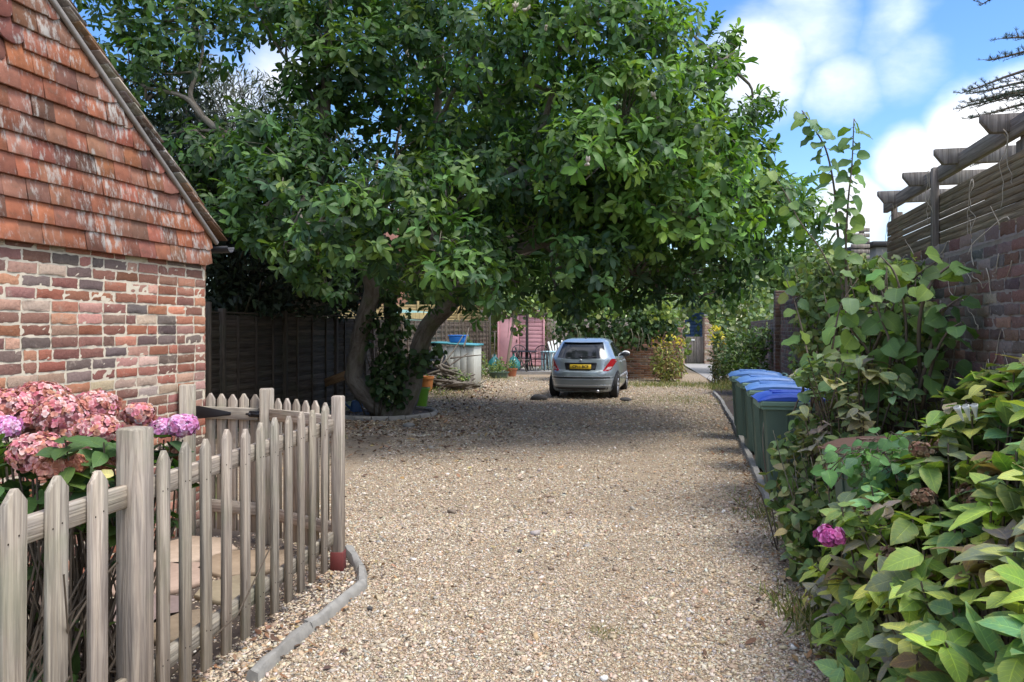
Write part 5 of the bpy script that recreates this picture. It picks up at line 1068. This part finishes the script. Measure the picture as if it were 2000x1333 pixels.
for (a_, b2, lab) in ((723, 1193, 'dark brown pebble on the gravel near the fence kerb'), (1015, 1080, 'tiny dark cone on the gravel in the middle of the drive'), (1102, 968, 'small dark blue grey stone far up the pale gravel'), (1180, 1330, 'rounded white pebble at the bottom of the drive')):
    b = MB(); g = G(a_, b2); sphere(b, g+UP*.012, (.02, .016, .014), 8, 6, jit=.15); setp(b.build('stone', M['rock'] if 'white' not in lab else M['white']), lab, 'stone')

# ================================================================== wheelie bins (local: x = front, y across)
def wheelie(lidm, label, group='wheelie bins along the wall', rim='binrim'):
    t = thing('wheelie_bin', label, 'bin', (0, 0, 0), group)
    b = MB(); rings = []
    for z, x0, x1, hy in ((.05, -.16, .27, .215), (.12, -.19, .275, .225), (.30, -.26, .285, .237), (.90, -.33, .325, .272)):
        r = .05; pts = []
        for cx, cy, a0 in ((x1-r, hy-r, 0), (x0+r, hy-r, 90), (x0+r, -hy+r, 180), (x1-r, -hy+r, 270)):
            for k in (0, 45, 90): a_ = math.radians(a0+k); pts.append((cx+r*math.cos(a_), cy+r*math.sin(a_), z))
        rings.append(pts)
    V = np.array(rings).reshape(-1, 3); m = 12; fs = [[k*m+i, k*m+(i+1) % m, (k+1)*m+(i+1) % m, (k+1)*m+i] for k in range(3) for i in range(m)]+[list(range(m))[::-1]]
    b.add(V, fs)
    for hy in (-.12, 0, .12): beam(b, (.286+.004, hy, .2), (.328, hy, .86), .02, .012, .003, up=np.array([1., 0, 0]))
    for x in (-.12, .1):
        for sg in (-1, 1): beam(b, (x, sg*.232, .2), (x*1.15, sg*.272, .86), .02, .012, .003, up=np.array([0, 1., 0]))
    b.build('bin_body', M['bingreen'], t, True, 35)
    b = MB(); box(b, (.0, 0, .915), (.72, .60, .055), None, .018); box(b, (.345, 0, .90), (.05, .5, .075), None, .01); box(b, (0, 0, .872), (.69, .575, .03), None, .01); b.build('rim', M[rim], t, True, 35)
    b = MB(); prof = [(-.36, .0), (-.34, .035), (-.1, .062), (.1, .066), (.28, .05), (.36, .018), (.385, -.02), (.38, -.03), (.35, .0), (.27, .03)]
    top = [(-.36, .0), (-.34, .03), (-.24, .05), (-.08, .062), (.1, .064), (.25, .052), (.34, .028), (.385, -.012)]
    ys = [-.295, -.27, -.22, 0, .22, .27, .295]; fall = [-.03, -.006, 0, .004, 0, -.006, -.03]
    V = [[(x, y_, .95+z+fl*(1 if z > 0.01 else .4)) for x, z in top] for y_, fl in zip(ys, fall)]; V2 = [[(x, y_, .944) for x, z in top] for y_ in ys]
    V = np.array(V+V2).reshape(-1, 3); nt = len(top); ny = len(ys); o = nt*ny
    fs = [[i*nt+k, i*nt+k+1, (i+1)*nt+k+1, (i+1)*nt+k] for i in range(ny-1) for k in range(nt-1)]; fs += [[x+o for x in f][::-1] for f in fs]
    rim_ = list(range(nt))+[i*nt+nt-1 for i in range(1, ny)]+[(ny-1)*nt+k for k in range(nt-2, -1, -1)]+[i*nt for i in range(ny-2, 0, -1)]
    fs += [[rim_[k], rim_[(k+1) % len(rim_)], rim_[(k+1) % len(rim_)]+o, rim_[k]+o] for k in range(len(rim_))]
    b.add(V, fs); lid = b.build('lid', M[lidm], t, True, 35)
    b = MB()
    for yy in (-.1, .1): box(b, (.06, yy, 1.016), (.34, .05, .016), None, .006)
    box(b, (-.12, 0, 1.012), (.06, .30, .016), None, .006); b.build('lid_ridge', M[lidm], lid, True, 35)
    b = MB(); tube(b, [(-.37, -.24, .93), (-.42, -.22, .96), (-.42, .22, .96), (-.37, .24, .93)], .016, 8, sub=3); b.build('handle', M[rim], t, True)
    for sg in (-1, 1): b = MB(); lathe(b, [(.001, -.025), (.08, -.025), (.1, -.015), (.1, .015), (.08, .025), (.001, .025)], (-.25, sg*.24, .1), 18, R=rotm(0, math.pi/2)); b.build('wheel', M['tyre'], t, True, 40)
    return t
b1 = wheelie('binblue2', 'nearest green wheelie bin, its deep blue lid half under leaves')
for i, (x, y, rz, lab) in enumerate([(2.80, 7.5, math.pi-.20, None), (3.10, 8.75, math.pi-.27, 'second nearest green wheelie bin, lid and body partly behind the nearest one'), (3.36, 9.95, math.pi-.18, 'third wheelie bin counted from the front, squeezed between blue lids'), (3.60, 11.2, math.pi-.24, 'farthest blue lidded wheelie bin in the row, by the green shrub')]):
    o = b1 if i == 0 else copy_tree(b1); o.location = (x, y, 0); o.rotation_euler = (0, 0, rz)
    if lab: o['label'] = lab
    if i:
        for ch in o.children:
            if ch.name.startswith('lid'):
                ch.data = ch.data.copy(); ch.data.materials.clear(); ch.data.materials.append(M['binblue'])
                for g2 in ch.children: g2.data = g2.data.copy(); g2.data.materials.clear(); g2.data.materials.append(M['binblue'])
b5 = wheelie('binbrown', 'green bin with a brown lid buried among the hydrangea and bindweed leaves', None); b5.location = (2.33, 4.5, -.04); b5.rotation_euler = (0, 0, math.pi+.1)

# ================================================================== things under and beyond the tree
def pot(name, c, r0, r1, h, mat, label, cat='pot', rim=True, plant=None):
    t = thing(name, label, cat, tuple(c)); b = MB(); pr_ = [(.001, 0), (r0, 0), (r1, h*.86)]+([(r1*1.1, h*.86), (r1*1.12, h), (r1*.98, h)] if rim else [(r1, h), (r1*.95, h)])+[(r1*.9, h*.8), (.001, h*.78)]
    lathe(b, pr_, c, 22); b.build('pot_body', M[mat], t, True, 35)
    if plant: mb = MB(); p, d = blob(np.asarray(c)+UP*(h+.12), (r1*1.3, r1*1.3, .16), plant, .1); scatter_leaves(mb, p, d, .1, .4, mg+lg, 'small', -.4); mb.build('foliage', M['leaf'], t, True)
    return t
pot('bucket', G(817, 797)+np.array([0, .15, 0]), .15, .2, .40, 'lime', 'lime green plastic bucket tucked behind the right magnolia trunk', 'bucket')
pot('plant_pot', G(832, 766), .15, .19, .40, 'orange', 'orange plastic pot standing on moss beyond the magnolia')
pot('plant_pot', G(1000, 736)+np.array([0, .1, 0]), .12, .17, .27, 'terracotta', 'terracotta pot of seedlings at the corner of the patio', plant=70)
pot('plant_pot', G(975, 739)+np.array([0, .1, 0]), .26, .3, .2, 'bingreen', 'low dark green planter with seedlings beside the terracotta pot', plant=120)
for (px_, py_, Z_, s, lab) in ((1003, 695, 27, .26, 'green glass demijohn behind the terracotta pot'), (966, 698, 27, .25, 'teal glass demijohn standing by the shed and spade')):
    c = P(px_, 640, Z_); c[2] = .12; t = thing('demijohn', lab, 'bottle', tuple(c)); b = MB(); lathe(b, [(.001, 0), (s*.8, .02), (s, s*.6), (s*.9, s*1.2), (s*.4, s*1.8), (s*.16, s*2.0), (s*.16, s*2.3), (s*.2, s*2.32)], c, 20); b.build('glass_body', M['tealglass'], t, True)
    b = MB(); lathe(b, [(s*.14, s*2.3), (s*.15, s*2.45), (.001, s*2.46)], c, 10); b.build('stopper', M['twig'], t)
    b = MB(); box(b, c-UP*.06, (.5, .4, .12), None, .01); b.build('crate_base', M['greywood'], t)
# shoes / watering can shape under the trunk
t = thing('watering_can', 'dark blue watering can in the shade left of the magnolia trunk', 'watering can', tuple(G(697, 805))); c = G(697, 806); b = MB(); lathe(b, [(.001, 0), (.12, 0), (.13, .05), (.11, .2), (.09, .23), (.001, .22)], c, 16); b.build('can_body', M['navy'], t, True, 40)
b = MB(); tube(b, [c+(-.1, 0, .06), c+(-.22, 0, .16), c+(-.28, 0, .27)], [.025, .018, .03], 8); b.build('spout', M['navy'], t, True); b = MB(); tube(b, [c+(.11, 0, .08), c+(.2, 0, .16), c+(.1, 0, .28), c+(-.03, 0, .22)], .012, 6, sub=4); b.build('handle', M['navy'], t, True)
b = MB(); beam(b, P(636, 748, 14.9), P(690, 728, 14.3), .05, .16, .004); setp(b.build('plank', M['plank']), 'brown plank leaning against the left magnolia trunk', 'plank')
# storage box
sb = thing('storage_box', 'cream slatted plastic storage box with a sloping teal lid', 'storage box', (-1.62, 22.6, 0)); cx, cy = -1.72, 22.7; R = rotm(-.2)
b = MB()
for i in range(7): box(b, np.array([cx, cy, .55])+R@np.array([-.6+i*.2, -.45, 0]), (.19, .03, 1.1), R, .006)
for i in range(5): box(b, np.array([cx, cy, .55])+R@np.array([.7, -.36+i*.18, 0]), (.03, .17, 1.1), R, .006)
box(b, np.array([cx, cy, .55]), (1.37, .86, 1.06), R, .006); b.build('box_body', M['boxcream'], sb)
b = MB(); box(b, np.array([cx, cy, 1.17]), (1.55, 1.05, .05), R@rotm(0, 0, .05), .015); b.build('lid', M['boxlid'], sb)
t = thing('storage_tub', 'bright blue plastic tub standing on the teal storage box lid', 'tub', (cx+.1, cy, 1.2)); b = MB(); box(b, (cx+.12, cy-.15, 1.3), (.5, .34, .2), R, .02, taper=(.86, .86)); b.build('tub_body', M['bluebox'], t); b = MB(); box(b, (cx+.12, cy-.15, 1.41), (.54, .38, .03), R, .01); b.build('tub_rim', M['bluebox'], t)
t = thing('compost_bin', 'black ribbed plastic compost bin left of the cream storage box', 'compost bin', (-2.2, 21.2, 0)); b = MB(); lathe(b, [(.001, 0), (.42, 0), (.41, .2), (.43, .22), (.38, .5), (.40, .52), (.34, .8), (.36, .82), (.33, .9)], (-2.2, 21.2, .0), 24); b.build('bin_body', M['black'], t, True, 40); b = MB(); lathe(b, [(.36, 0), (.36, .04), (.3, .09), (.001, .11)], (-2.2, 21.2, .9), 24); b.build('lid', M['black'], t, True, 40)
# pile of cut branches
lp = MB()
for i in range(110):
    y = rng.normal(20.6, .45); x = rng.normal(-1.75, .36); z = abs(rng.normal(.2, .22)); an = rng.normal(0, .8); Lb = rng.uniform(.3, 1.0); d = np.array([math.cos(an), math.sin(an)*.6, rng.normal(0, .3)])
    p = np.array([x, y, max(.04, z*(1-min(1, abs(x+1.75)/1.2)))]); tube(lp, [p-d*Lb/2, p+rng.normal(0, .05, 3), p+d*Lb/2], [rng.uniform(.03, .06), .04, .02], 6, sub=2)
for a_, b2 in (((862, 715), (905, 655)), ((880, 700), (950, 693)), ((870, 720), (915, 690)), ((905, 680), (916, 640)), ((860, 712), (870, 680))): p, q = P(*a_, 20.8), P(*b2, 21.3); tube(lp, [p, (p+q)/2+rng.normal(0, .04, 3), q], [.03, .022, .01], 6, sub=3)
setp(lp.build('branch_pile', M['bark'], None, True), 'heap of cut branches and logs in front of the storage box', 'branch pile', kind='stuff')
# garden beyond the fence: shed roof, pale panels, house
t = thing('garden_shed', 'shed with pale green felt roof showing behind the panel fence', 'shed', (-5.0, 28, 0)); b = MB(); box(b, (-4.7, 30, 1.1), (3.6, 3.0, 2.2), rotm(-.2), .01); b.build('wall', M['lightpanel'], t)
b = MB(); b.add([P(765, 628, 27.6), P(868, 636, 27.0), P(862, 612, 30.5), P(775, 604, 31)], [[0, 1, 2, 3]]); rf = b.v[0]; b.add(rf-UP*.07, [[3, 2, 1, 0]]); b.add(np.concatenate([rf, rf-UP*.07]), [[0, 4, 5, 1], [1, 5, 6, 2], [2, 6, 7, 3], [3, 7, 4, 0]]); b.build('roof', M['greenroof'], t)
t = thing('panel_fence', 'new pale yellow board fence above the green shed roof', 'fence', (-6, 36, 0))
for i in range(5):
    b = MB(); 
    for k in range(20): beam(b, (-8.2+i*1.9, 35.5+i*.2, .1+k*.135), (-6.36+i*1.9, 35.7+i*.2, .1+k*.135), .02, .125, .002, tanw()*1.1)
    b.build('panel', M['lightpanel'], t)
    b = MB(); box(b, (-8.25+i*1.9, 35.5+i*.2, 1.45), (.1, .1, 2.9), None, .004, tanw()*1.1); b.build('post', M['lightpanel'], t)
hh = thing('brick_house', 'distant orange brick house with a small white window seen between the trunks', 'house', (-6.5, 50, 0)); b = MB(); box(b, (-7.5, 52, 3.2), (9, 5, 6.4), None, .02); b.build('wall', plain('distant_brick', (.42, .20, .12), .9, var=.4, sc=6), hh)
b = MB(); b.add([(-12.3, 49.2, 6.3), (-2.7, 49.2, 6.3), (-2.7, 54.8, 6.3), (-12.3, 54.8, 6.3), (-12.3, 52, 9), (-2.7, 52, 9)], [[0, 1, 5, 4], [2, 3, 4, 5], [0, 4, 3], [1, 2, 5], [0, 3, 2, 1]]); b.build('roof', plain('distant_tile', (.2, .09, .06), .9), hh)
for wx, wz in ((-5.95, 3.9), (-9.2, 3.9), (-5.95, 1.4), (-9.2, 1.4)):
    b = MB(); box(b, (wx, 49.48, wz), (1.1, .08, 1.1), None, .01); wf = b.build('window', M['white'], hh); b = MB()
    for sg in (-1, 1): box(b, (wx+sg*.26, 49.43, wz), (.42, .03, .92), None, .003)
    b.build('pane', M['winglass'], wf)
# pink shed on the patio
pt = MB(); sheet(pt, [(-.3, 26.6), (4.2, 26.6), (4.2, 33), (-1.2, 33), (-1.2, 29.2)], .05); setp(pt.build('patio', M['concrete']), kind='structure')
edging('patio_edge', [(-.3, 26.62, 0), (1.6, 26.62, 0), (4.2, 26.62, 0)], .12, .09, 'low concrete edge along the front of the patio', M['concrete'], 1.9, False)
ps = thing('pink_shed', 'pink painted wooden shed with a plain door and overlapping boards', 'shed', (.3, 31, 0))
for i in range(13):
    b = None
bd = MB()
for i in range(14): z = .1+i*.16; box(bd, (.80, 31.0-.0, z+.08), (.98, .03, .175), rotm(0, -.10), .004)
bd.build('weatherboards', M['pink'], ps); b = MB(); box(b, (-.12, 30.98, 1.1), (.80, .05, 2.1), None, .006); dr = b.build('door', M['pink'], ps); b = MB(); box(b, (.2, 30.93, 1.1), (.03, .05, .14), None, .006); b.build('handle', M['black'], dr)
b = MB(); box(b, (.38, 32.2, 1.15), (1.9, 2.3, 2.3), None, .01); b.build('wall', M['pink'], ps); b = MB(); box(b, (.38, 32.2, 2.36), (2.2, 2.7, .08), rotm(0, .06), .01); b.build('roof', M['greenroof'], ps)
for x in (-.56, 1.3): b = MB(); box(b, (x, 30.97, 1.15), (.07, .07, 2.3), None, .005); b.build('corner_post', M['pink'], ps)
pg2 = thing('patio_pergola', 'dark timber pergola over the patio under the grape vine', 'pergola', (.6, 28, 0))
for x, y in ((.56, 28.2), (2.3, 28.2), (-.9, 30.5), (2.3, 30.5)): b = MB(); box(b, (x, y, 1.1), (.1, .1, 2.2), None, .006); b.build('post', M['rock'], pg2)
for y in (28.2, 29.4, 30.5): b = MB(); beam(b, (-1.2, y, 2.22), (2.9, y, 2.17), .08, .14, .006); b.build('beam', M['greywood'] if y == 28.2 else M['rock'], pg2)
gf = thing('board_fence', 'grey vertical board fence with climbers beside the pink shed', 'fence', (2.3, 31.5, 0)); b = MB()
for i in range(22): box(b, (1.5+i*.15, 31.6+rng.normal(0, .005), 1.0), (.142, .02, 2.0), None, .003, tanw()*rng.uniform(.8, 1.2))
b.build('boards', M['greywood'], gf); b = MB()
for x in (1.5, 3.2, 4.8): box(b, (x, 31.68, 1.02), (.1, .1, 2.05), None, .005)
b.build('posts', M['greywood'], gf)
shrub('climber', 'thin dark climber hanging down the grey board fence', (2.0, 31.4, 0), [(1073, 640, 31.2, 14, 24, .15), (1085, 650, 31.2, 10, 18, .12)], mg, .11, .5, 'small', .9, cat='climber')
def chair(label, c, rz, mat):
    t = thing('garden_chair', label, 'chair', tuple(c)); R = rotm(rz); c = np.asarray(c, float); w = lambda *p: c+R@np.array(p, float)
    for x in (-.24, .24):
        for y in (-.22, .24): b = MB(); tube(b, [w(x*1.08, y*1.1, 0), w(x, y, .43)], [.018, .022], 7); b.build('leg', M[mat], t, True)
    b = MB(); box(b, w(0, 0, .43), (.5, .5, .03), R, .012); b.build('seat', M[mat], t)
    b = MB(); tube(b, [w(-.25, .25, .43), w(-.26, .32, .75), w(-.15, .35, .88), w(0, .36, .92), w(.15, .35, .88), w(.26, .32, .75), w(.25, .25, .43)], .016, 7, sub=3)
    for x in np.linspace(-.16, .16, 6): tube(b, [w(x*.7, .26, .45), w(x, .35, .89-abs(x)*.15)], .011, 5)
    b.build('backrest', M[mat], t, True)
    for sg in (-1, 1): b = MB(); tube(b, [w(sg*.255, .3, .66), w(sg*.28, 0, .66), w(sg*.27, -.2, .63), w(sg*.255, -.22, .43)], .017, 7, sub=3); b.build('armrest', M[mat], t, True)
    return t
chair('dark brown plastic garden chair in front of the pink shed door', (.36, 28.9, .05), .3, 'trim'); chair('black plastic garden armchair beside the patio table', (1.02, 28.1, .05), -.35, 'black')
t = thing('patio_table', 'round dark patio table between the garden chairs', 'table', (.5, 28.0, .05)); b = MB(); lathe(b, [(.001, .70), (.5, .70), (.52, .715), (.5, .73), (.001, .73)], (.45, 28.2, .05), 26); b.build('tabletop', M['trim'], t, True, 40)
for a_ in (.4, 2.0, 3.5, 5.1): b = MB(); tube(b, [(.45+.38*math.cos(a_), 28.2+.38*math.sin(a_), .05), (.45+.2*math.cos(a_), 28.2+.2*math.sin(a_), .75)], .022, 7); b.build('leg', M['trim'], t, True)
t = thing('folding_chair', 'weathered wooden folding chair with crossed legs on the patio edge', 'chair', (.4, 27.2, .05)); c = np.array([.42, 27.2, .05])
for sg in (-.2, .2):
    b = MB(); beam(b, c+(-.30, sg, .88), c+(.12, sg, 0), .03, .05, .004); b.build('leg', M['greywood'], t); b = MB(); beam(b, c+(.24, sg*.8, .45), c+(-.28, sg*.8, 0), .03, .05, .004); b.build('leg', M['greywood'], t)
b = MB()
for i in range(5): box(b, c+(-.08+i*.075, 0, .44), (.06, .44, .02), None, .004)
b.build('seat', M['greywood'], t); b = MB()
for i in range(3): box(b, c+(-.29+i*.05, 0, .85-i*.1), (.02, .42, .07), rotm(0, 0, .45), .004)
b.build('backrest', M['greywood'], t)
t = thing('slatted_bench', 'pale blue painted slatted box table beside the white chair', 'table', (1.5, 28.9, .05)); b = MB(); box(b, (1.5, 28.9, .72), (.72, .8, .05), rotm(-.2), .008); b.build('tabletop', M['paleblue'], t); b = MB()
for i in range(6): box(b, np.array([1.5, 28.9, .38])+rotm(-.2)@np.array([-.3+i*.12, -.36, 0]), (.07, .03, .66), rotm(-.2), .004); box(b, np.array([1.5, 28.9, .38])+rotm(-.2)@np.array([.33, -.3+i*.12, 0]), (.03, .07, .66), rotm(-.2), .004)
b.build('slats', M['paleblue'], t)
t = thing('slatted_armchair', 'white slatted garden armchair with a fanned back by the grey fence', 'chair', (2.0, 30, .05)); c = np.array([1.86, 30, .05]); b = MB()
for i in range(7): a_ = (i-3)*.1; beam(b, c+((i-3)*.075, .1, .35), c+((i-3)*.075+math.sin(a_)*.6, .42, 1.12-abs(i-3)*.03), .07, .02, .004, up=np.array([0, -1., .3]))
b.build('backrest', M['white'], t); b = MB()
for i in range(6): box(b, c+(0, -.35+i*.085, .38-i*.012), (.55, .07, .02), None, .004)
b.build('seat', M['white'], t)
for sg in (-1, 1):
    b = MB(); box(b, c+(sg*.34, -.12, .60), (.12, .66, .025), None, .005); b.build('armrest', M['white'], t)
    for y in (-.38, .15): b = MB(); box(b, c+(sg*.32, y, .29), (.04, .08, .58), None, .004); b.build('leg', M['white'], t)
t = thing('spade', 'grey spade standing against the corner of the pink shed', 'spade', (-.72, 30.8, 0)); b = MB(); tube(b, [(-.72, 30.8, .5), (-.70, 30.9, 1.45)], .02, 7); b.build('shaft', M['greywood'], t, True); b = MB(); prism(b, [(-.1, .45), (-.07, .05), (0, 0), (.07, .05), (.1, .45), (0, .5)], .012, (-.72, 30.78, .08), (1, 0, 0), UP, .003); b.build('blade', M['concrete'], t); b = MB(); tube(b, [(-.8, 30.91, 1.47), (-.62, 30.91, 1.47)], .018, 6); b.build('grip', M['greywood'], t)
# brick wall behind the car, gateway
bwl = thing('garden_wall', 'low brown brick wall under the ivy behind the parked car', 'wall', (3.2, 24.2, 0)); br, mo = MB(), MB(); palW = [(.20, .10, .06), (.26, .14, .085), (.16, .09, .06), (.22, .15, .10), (.30, .18, .12)]
brickwork(br, mo, (1.9, 24.2, 0), (1, .06, 0), (.06, -1, 0), 3.6, 0, 1.65, palW, [1]*5); w_o = br.build('brickwork', M['brick_r'], bwl); mo.build('mortar', M['mortar_r'], w_o); b = MB(); box(b, (3.7, 24.45, .82), (3.6, .22, 1.64), rotm(.06), .01); b.build('wall_core', M['mortar_r'], bwl)
gt = thing('wooden_gate', 'grey vertical boarded gate at the end of the path', 'gate', (8.25, 34.5, 0)); b = MB()
for i in range(8): box(b, (7.83+i*.122, 34.5, .63), (.115, .03, 1.2), None, .003, tanw())
b.build('boards', M['greywood'], gt); b = MB()
for z in (.25, 1.05): box(b, (8.26, 34.54, z), (.98, .03, .1), None, .003)
b.build('braces', M['greywood'], gt); b = MB(); box(b, (8.2, 34.47, 1.08), (.22, .02, .07), None, .003); b.build('letter_plate', M['white'], gt)
for i, (x, lab) in enumerate(((7.62, 'left brick gate pier half hidden by ivy'), (8.92, 'right pale brick gate pier beside the wooden gate'))):
    t = thing('gate_pier', lab, 'pier', (x, 34.5, 0)); br, mo = MB(), MB(); pp_ = [(.42, .24, .16), (.5, .32, .22), (.36, .2, .14), (.5, .4, .3)]
    brickwork(br, mo, (x-.2, 34.3, 0), (1, 0, 0), (0, -1, 0), .4, 0, 2.15, pp_, [1]*4); brickwork(br, mo, (x-.2, 34.7, 0), (0, -1, 0), (-1, 0, 0), .4, 0, 2.15, pp_, [1]*4); w_o = br.build('brickwork', M['brick_l'], t); mo.build('mortar', M['mortar_l'], w_o); b = MB(); box(b, (x, 34.5, 2.2), (.5, .5, .08), None, .01); b.build('cap', M['concrete'], t)
ns = thing('navy_shed', 'navy blue weatherboarded shed seen above the wooden gate', 'shed', (9.3, 39, 0)); b = MB()
for i in range(18): box(b, (9.3, 38.5, .1+i*.16), (1.9, .03, .175), rotm(0, -.1), .004)
b.build('weatherboards', M['navy'], ns); b = MB(); box(b, (9.3, 40, 1.4), (1.9, 2.9, 2.8), None, .01); b.build('wall', M['navy'], ns); b = MB(); box(b, (9.3, 40, 2.9), (2.2, 3.5, .1), rotm(0, .06), .01); b.build('roof', M['rock'], ns)
hs = thing('distant_house', 'pale rendered house gable glimpsed through leaves above the ivy', 'house', (5.2, 52, 0)); b = MB(); box(b, (5.0, 54, 2.9), (5.5, 4, 5.8), None, .02); b.build('wall', plain('pink_render', (.55, .38, .30), .9), hs); b = MB(); b.add([(2, 51.7, 5.7), (8, 51.7, 5.7), (8, 56.3, 5.7), (2, 56.3, 5.7), (2, 54, 7.8), (8, 54, 7.8)], [[0, 1, 5, 4], [2, 3, 4, 5], [0, 4, 3], [1, 2, 5], [0, 3, 2, 1]]); b.build('roof', M['rock'], hs)
b = MB(); box(b, (5.0, 51.95, 3.6), (1.2, .1, 1.2), None, .01); wf = b.build('window', M['white'], hs); b = MB(); box(b, (5.0, 51.88, 3.6), (1.0, .04, 1.0), None, .003); b.build('pane', M['winglass'], wf)

# ================================================================== light, sky, camera
sd = nrm([.42, -.22, 1.0]); el = math.asin(sd[2]); az = math.atan2(sd[0], sd[1])
sun = bpy.data.lights.new('sun', 'SUN'); sun.energy = SUN_E; sun.angle = math.radians(24); sun.color = (1, .96, .9); so = bpy.data.objects.new('sun', sun); C.objects.link(so); so.rotation_euler = Vector(sd).to_track_quat('Z', 'Y').to_euler()
wd = bpy.data.worlds.new('World'); bpy.context.scene.world = wd; wd.use_nodes = True; t = wd.node_tree; t.nodes.clear(); k = NT(t)
sky = k.n('TexSky', sky_type='NISHITA', sun_disc=False, sun_elevation=el, sun_rotation=az, altitude=0, air_density=1.0, dust_density=.6, ozone_density=2.2)
d = k.n('TexCoord').outputs['Generated']; nz = k.noise(k.mapv(d, (3.6, 4.0, 8.0)), 1.0, 8, .56, dist=.35); nz2 = k.noise(k.vmath('ADD', d, (.25, 0, .10)).outputs[0], 4.0, 6, .55)
wv = k.vmath('ADD', d, k.vmath('SCALE', k.vmath('SUBTRACT', k.noise(d, 7, 4, .5, 'Color'), (.5, .5, .5)).outputs[0]).outputs[0]).outputs[0]
for nd in t.nodes:
    if nd.bl_idname == 'ShaderNodeVectorMath' and nd.operation == 'SCALE': nd.inputs['Scale'].default_value = .09
tot = None
for (a_, b_, rx, amp) in [(1470, 120, 190, 1.0), (1560, 20, 190, .9), (1650, 150, 130, .72), (1420, 210, 90, .8), (1780, 110, 140, .58), (1900, 260, 120, 1.1), (1790, 310, 110, 1.1), (1660, 400, 110, 1.0), (2000, 250, 130, 1.1), (1900, 350, 200, 1.0), (1570, 470, 120, .6), (560, 150, 130, .8), (450, 230, 180, .7), (300, 60, 100, .3), (800, 330, 80, .5), (1000, 500, 300, .8), (700, 480, 260, .8), (1740, 20, 140, .72)]:
    c = nrm(np.array([(a_-1000)/F, 1, (HOR-b_)/F])); dist = k.vmath('DISTANCE', wv, tuple(c)).outputs['Value']; g_ = k.math('MULTIPLY', k.step(dist, rx/F*1.15, rx/F*.1), amp)
    tot = g_ if tot is None else k.math('MAXIMUM', tot, g_)
sz = k.n('SeparateXYZ', {0: d}); outv = k.step(sz.outputs[1], .55, .2); up_ = k.math('MULTIPLY', k.step(sz.outputs[2], .45, .7), .55)
tot = k.math('MAXIMUM', tot, k.math('MULTIPLY', k.math('MAXIMUM', outv, up_), .62))
cov = k.step(k.math('ADD', k.math('MULTIPLY', tot, .62), k.math('MULTIPLY', nz, .75)), .60, 1.06)
cc = k.mix(k.step(nz2, .38, .62), (CL*.72, CL*.78, CL*.92), (CL*1.05, CL*1.06, CL*1.08))
near_sun = k.step(k.vmath('DOT_PRODUCT', d, tuple(sd)).outputs['Value'], .1, 1.0)          # clouds brighten towards the hazy sun, boosted overhead to add fill light
cc = k.mix(1.0, cc, k.mix(near_sun, (1.0, 1.0, 1.0), (5.2, 5.0, 4.8)), 'MULTIPLY')
skc = k.n('HueSaturation', {'Color': sky.outputs[0], 'Saturation': 1.28, 'Value': SKYV, 'Hue': .508, 'Fac': 1.0}).outputs[0]
bg = k.n('Background', {'Color': k.mix(cov, skc, cc), 'Strength': .15}); out = k.n('OutputWorld'); t.links.new(bg.outputs[0], out.inputs[0])
cam = bpy.data.cameras.new('camera'); cam.sensor_width = 36; cam.lens = 36*F/2000; cam.shift_y = -(1333/2-HOR)/2000; cam.clip_end = 2000; cam.clip_start = .05
co = bpy.data.objects.new('camera', cam); C.objects.link(co); co.location = (0, 0, CH); co.rotation_euler = (math.pi/2, 0, 0); sc = bpy.context.scene; sc.camera = co
sc.render.resolution_x, sc.render.resolution_y = 1024, 682
sc.view_settings.view_transform = 'Standard'; sc.view_settings.look = 'None'; sc.view_settings.gamma = 1; sc.view_settings.exposure = EXPO
sc.cycles.max_bounces = 8; sc.cycles.transparent_max_bounces = 8; sc.cycles.use_denoising = True
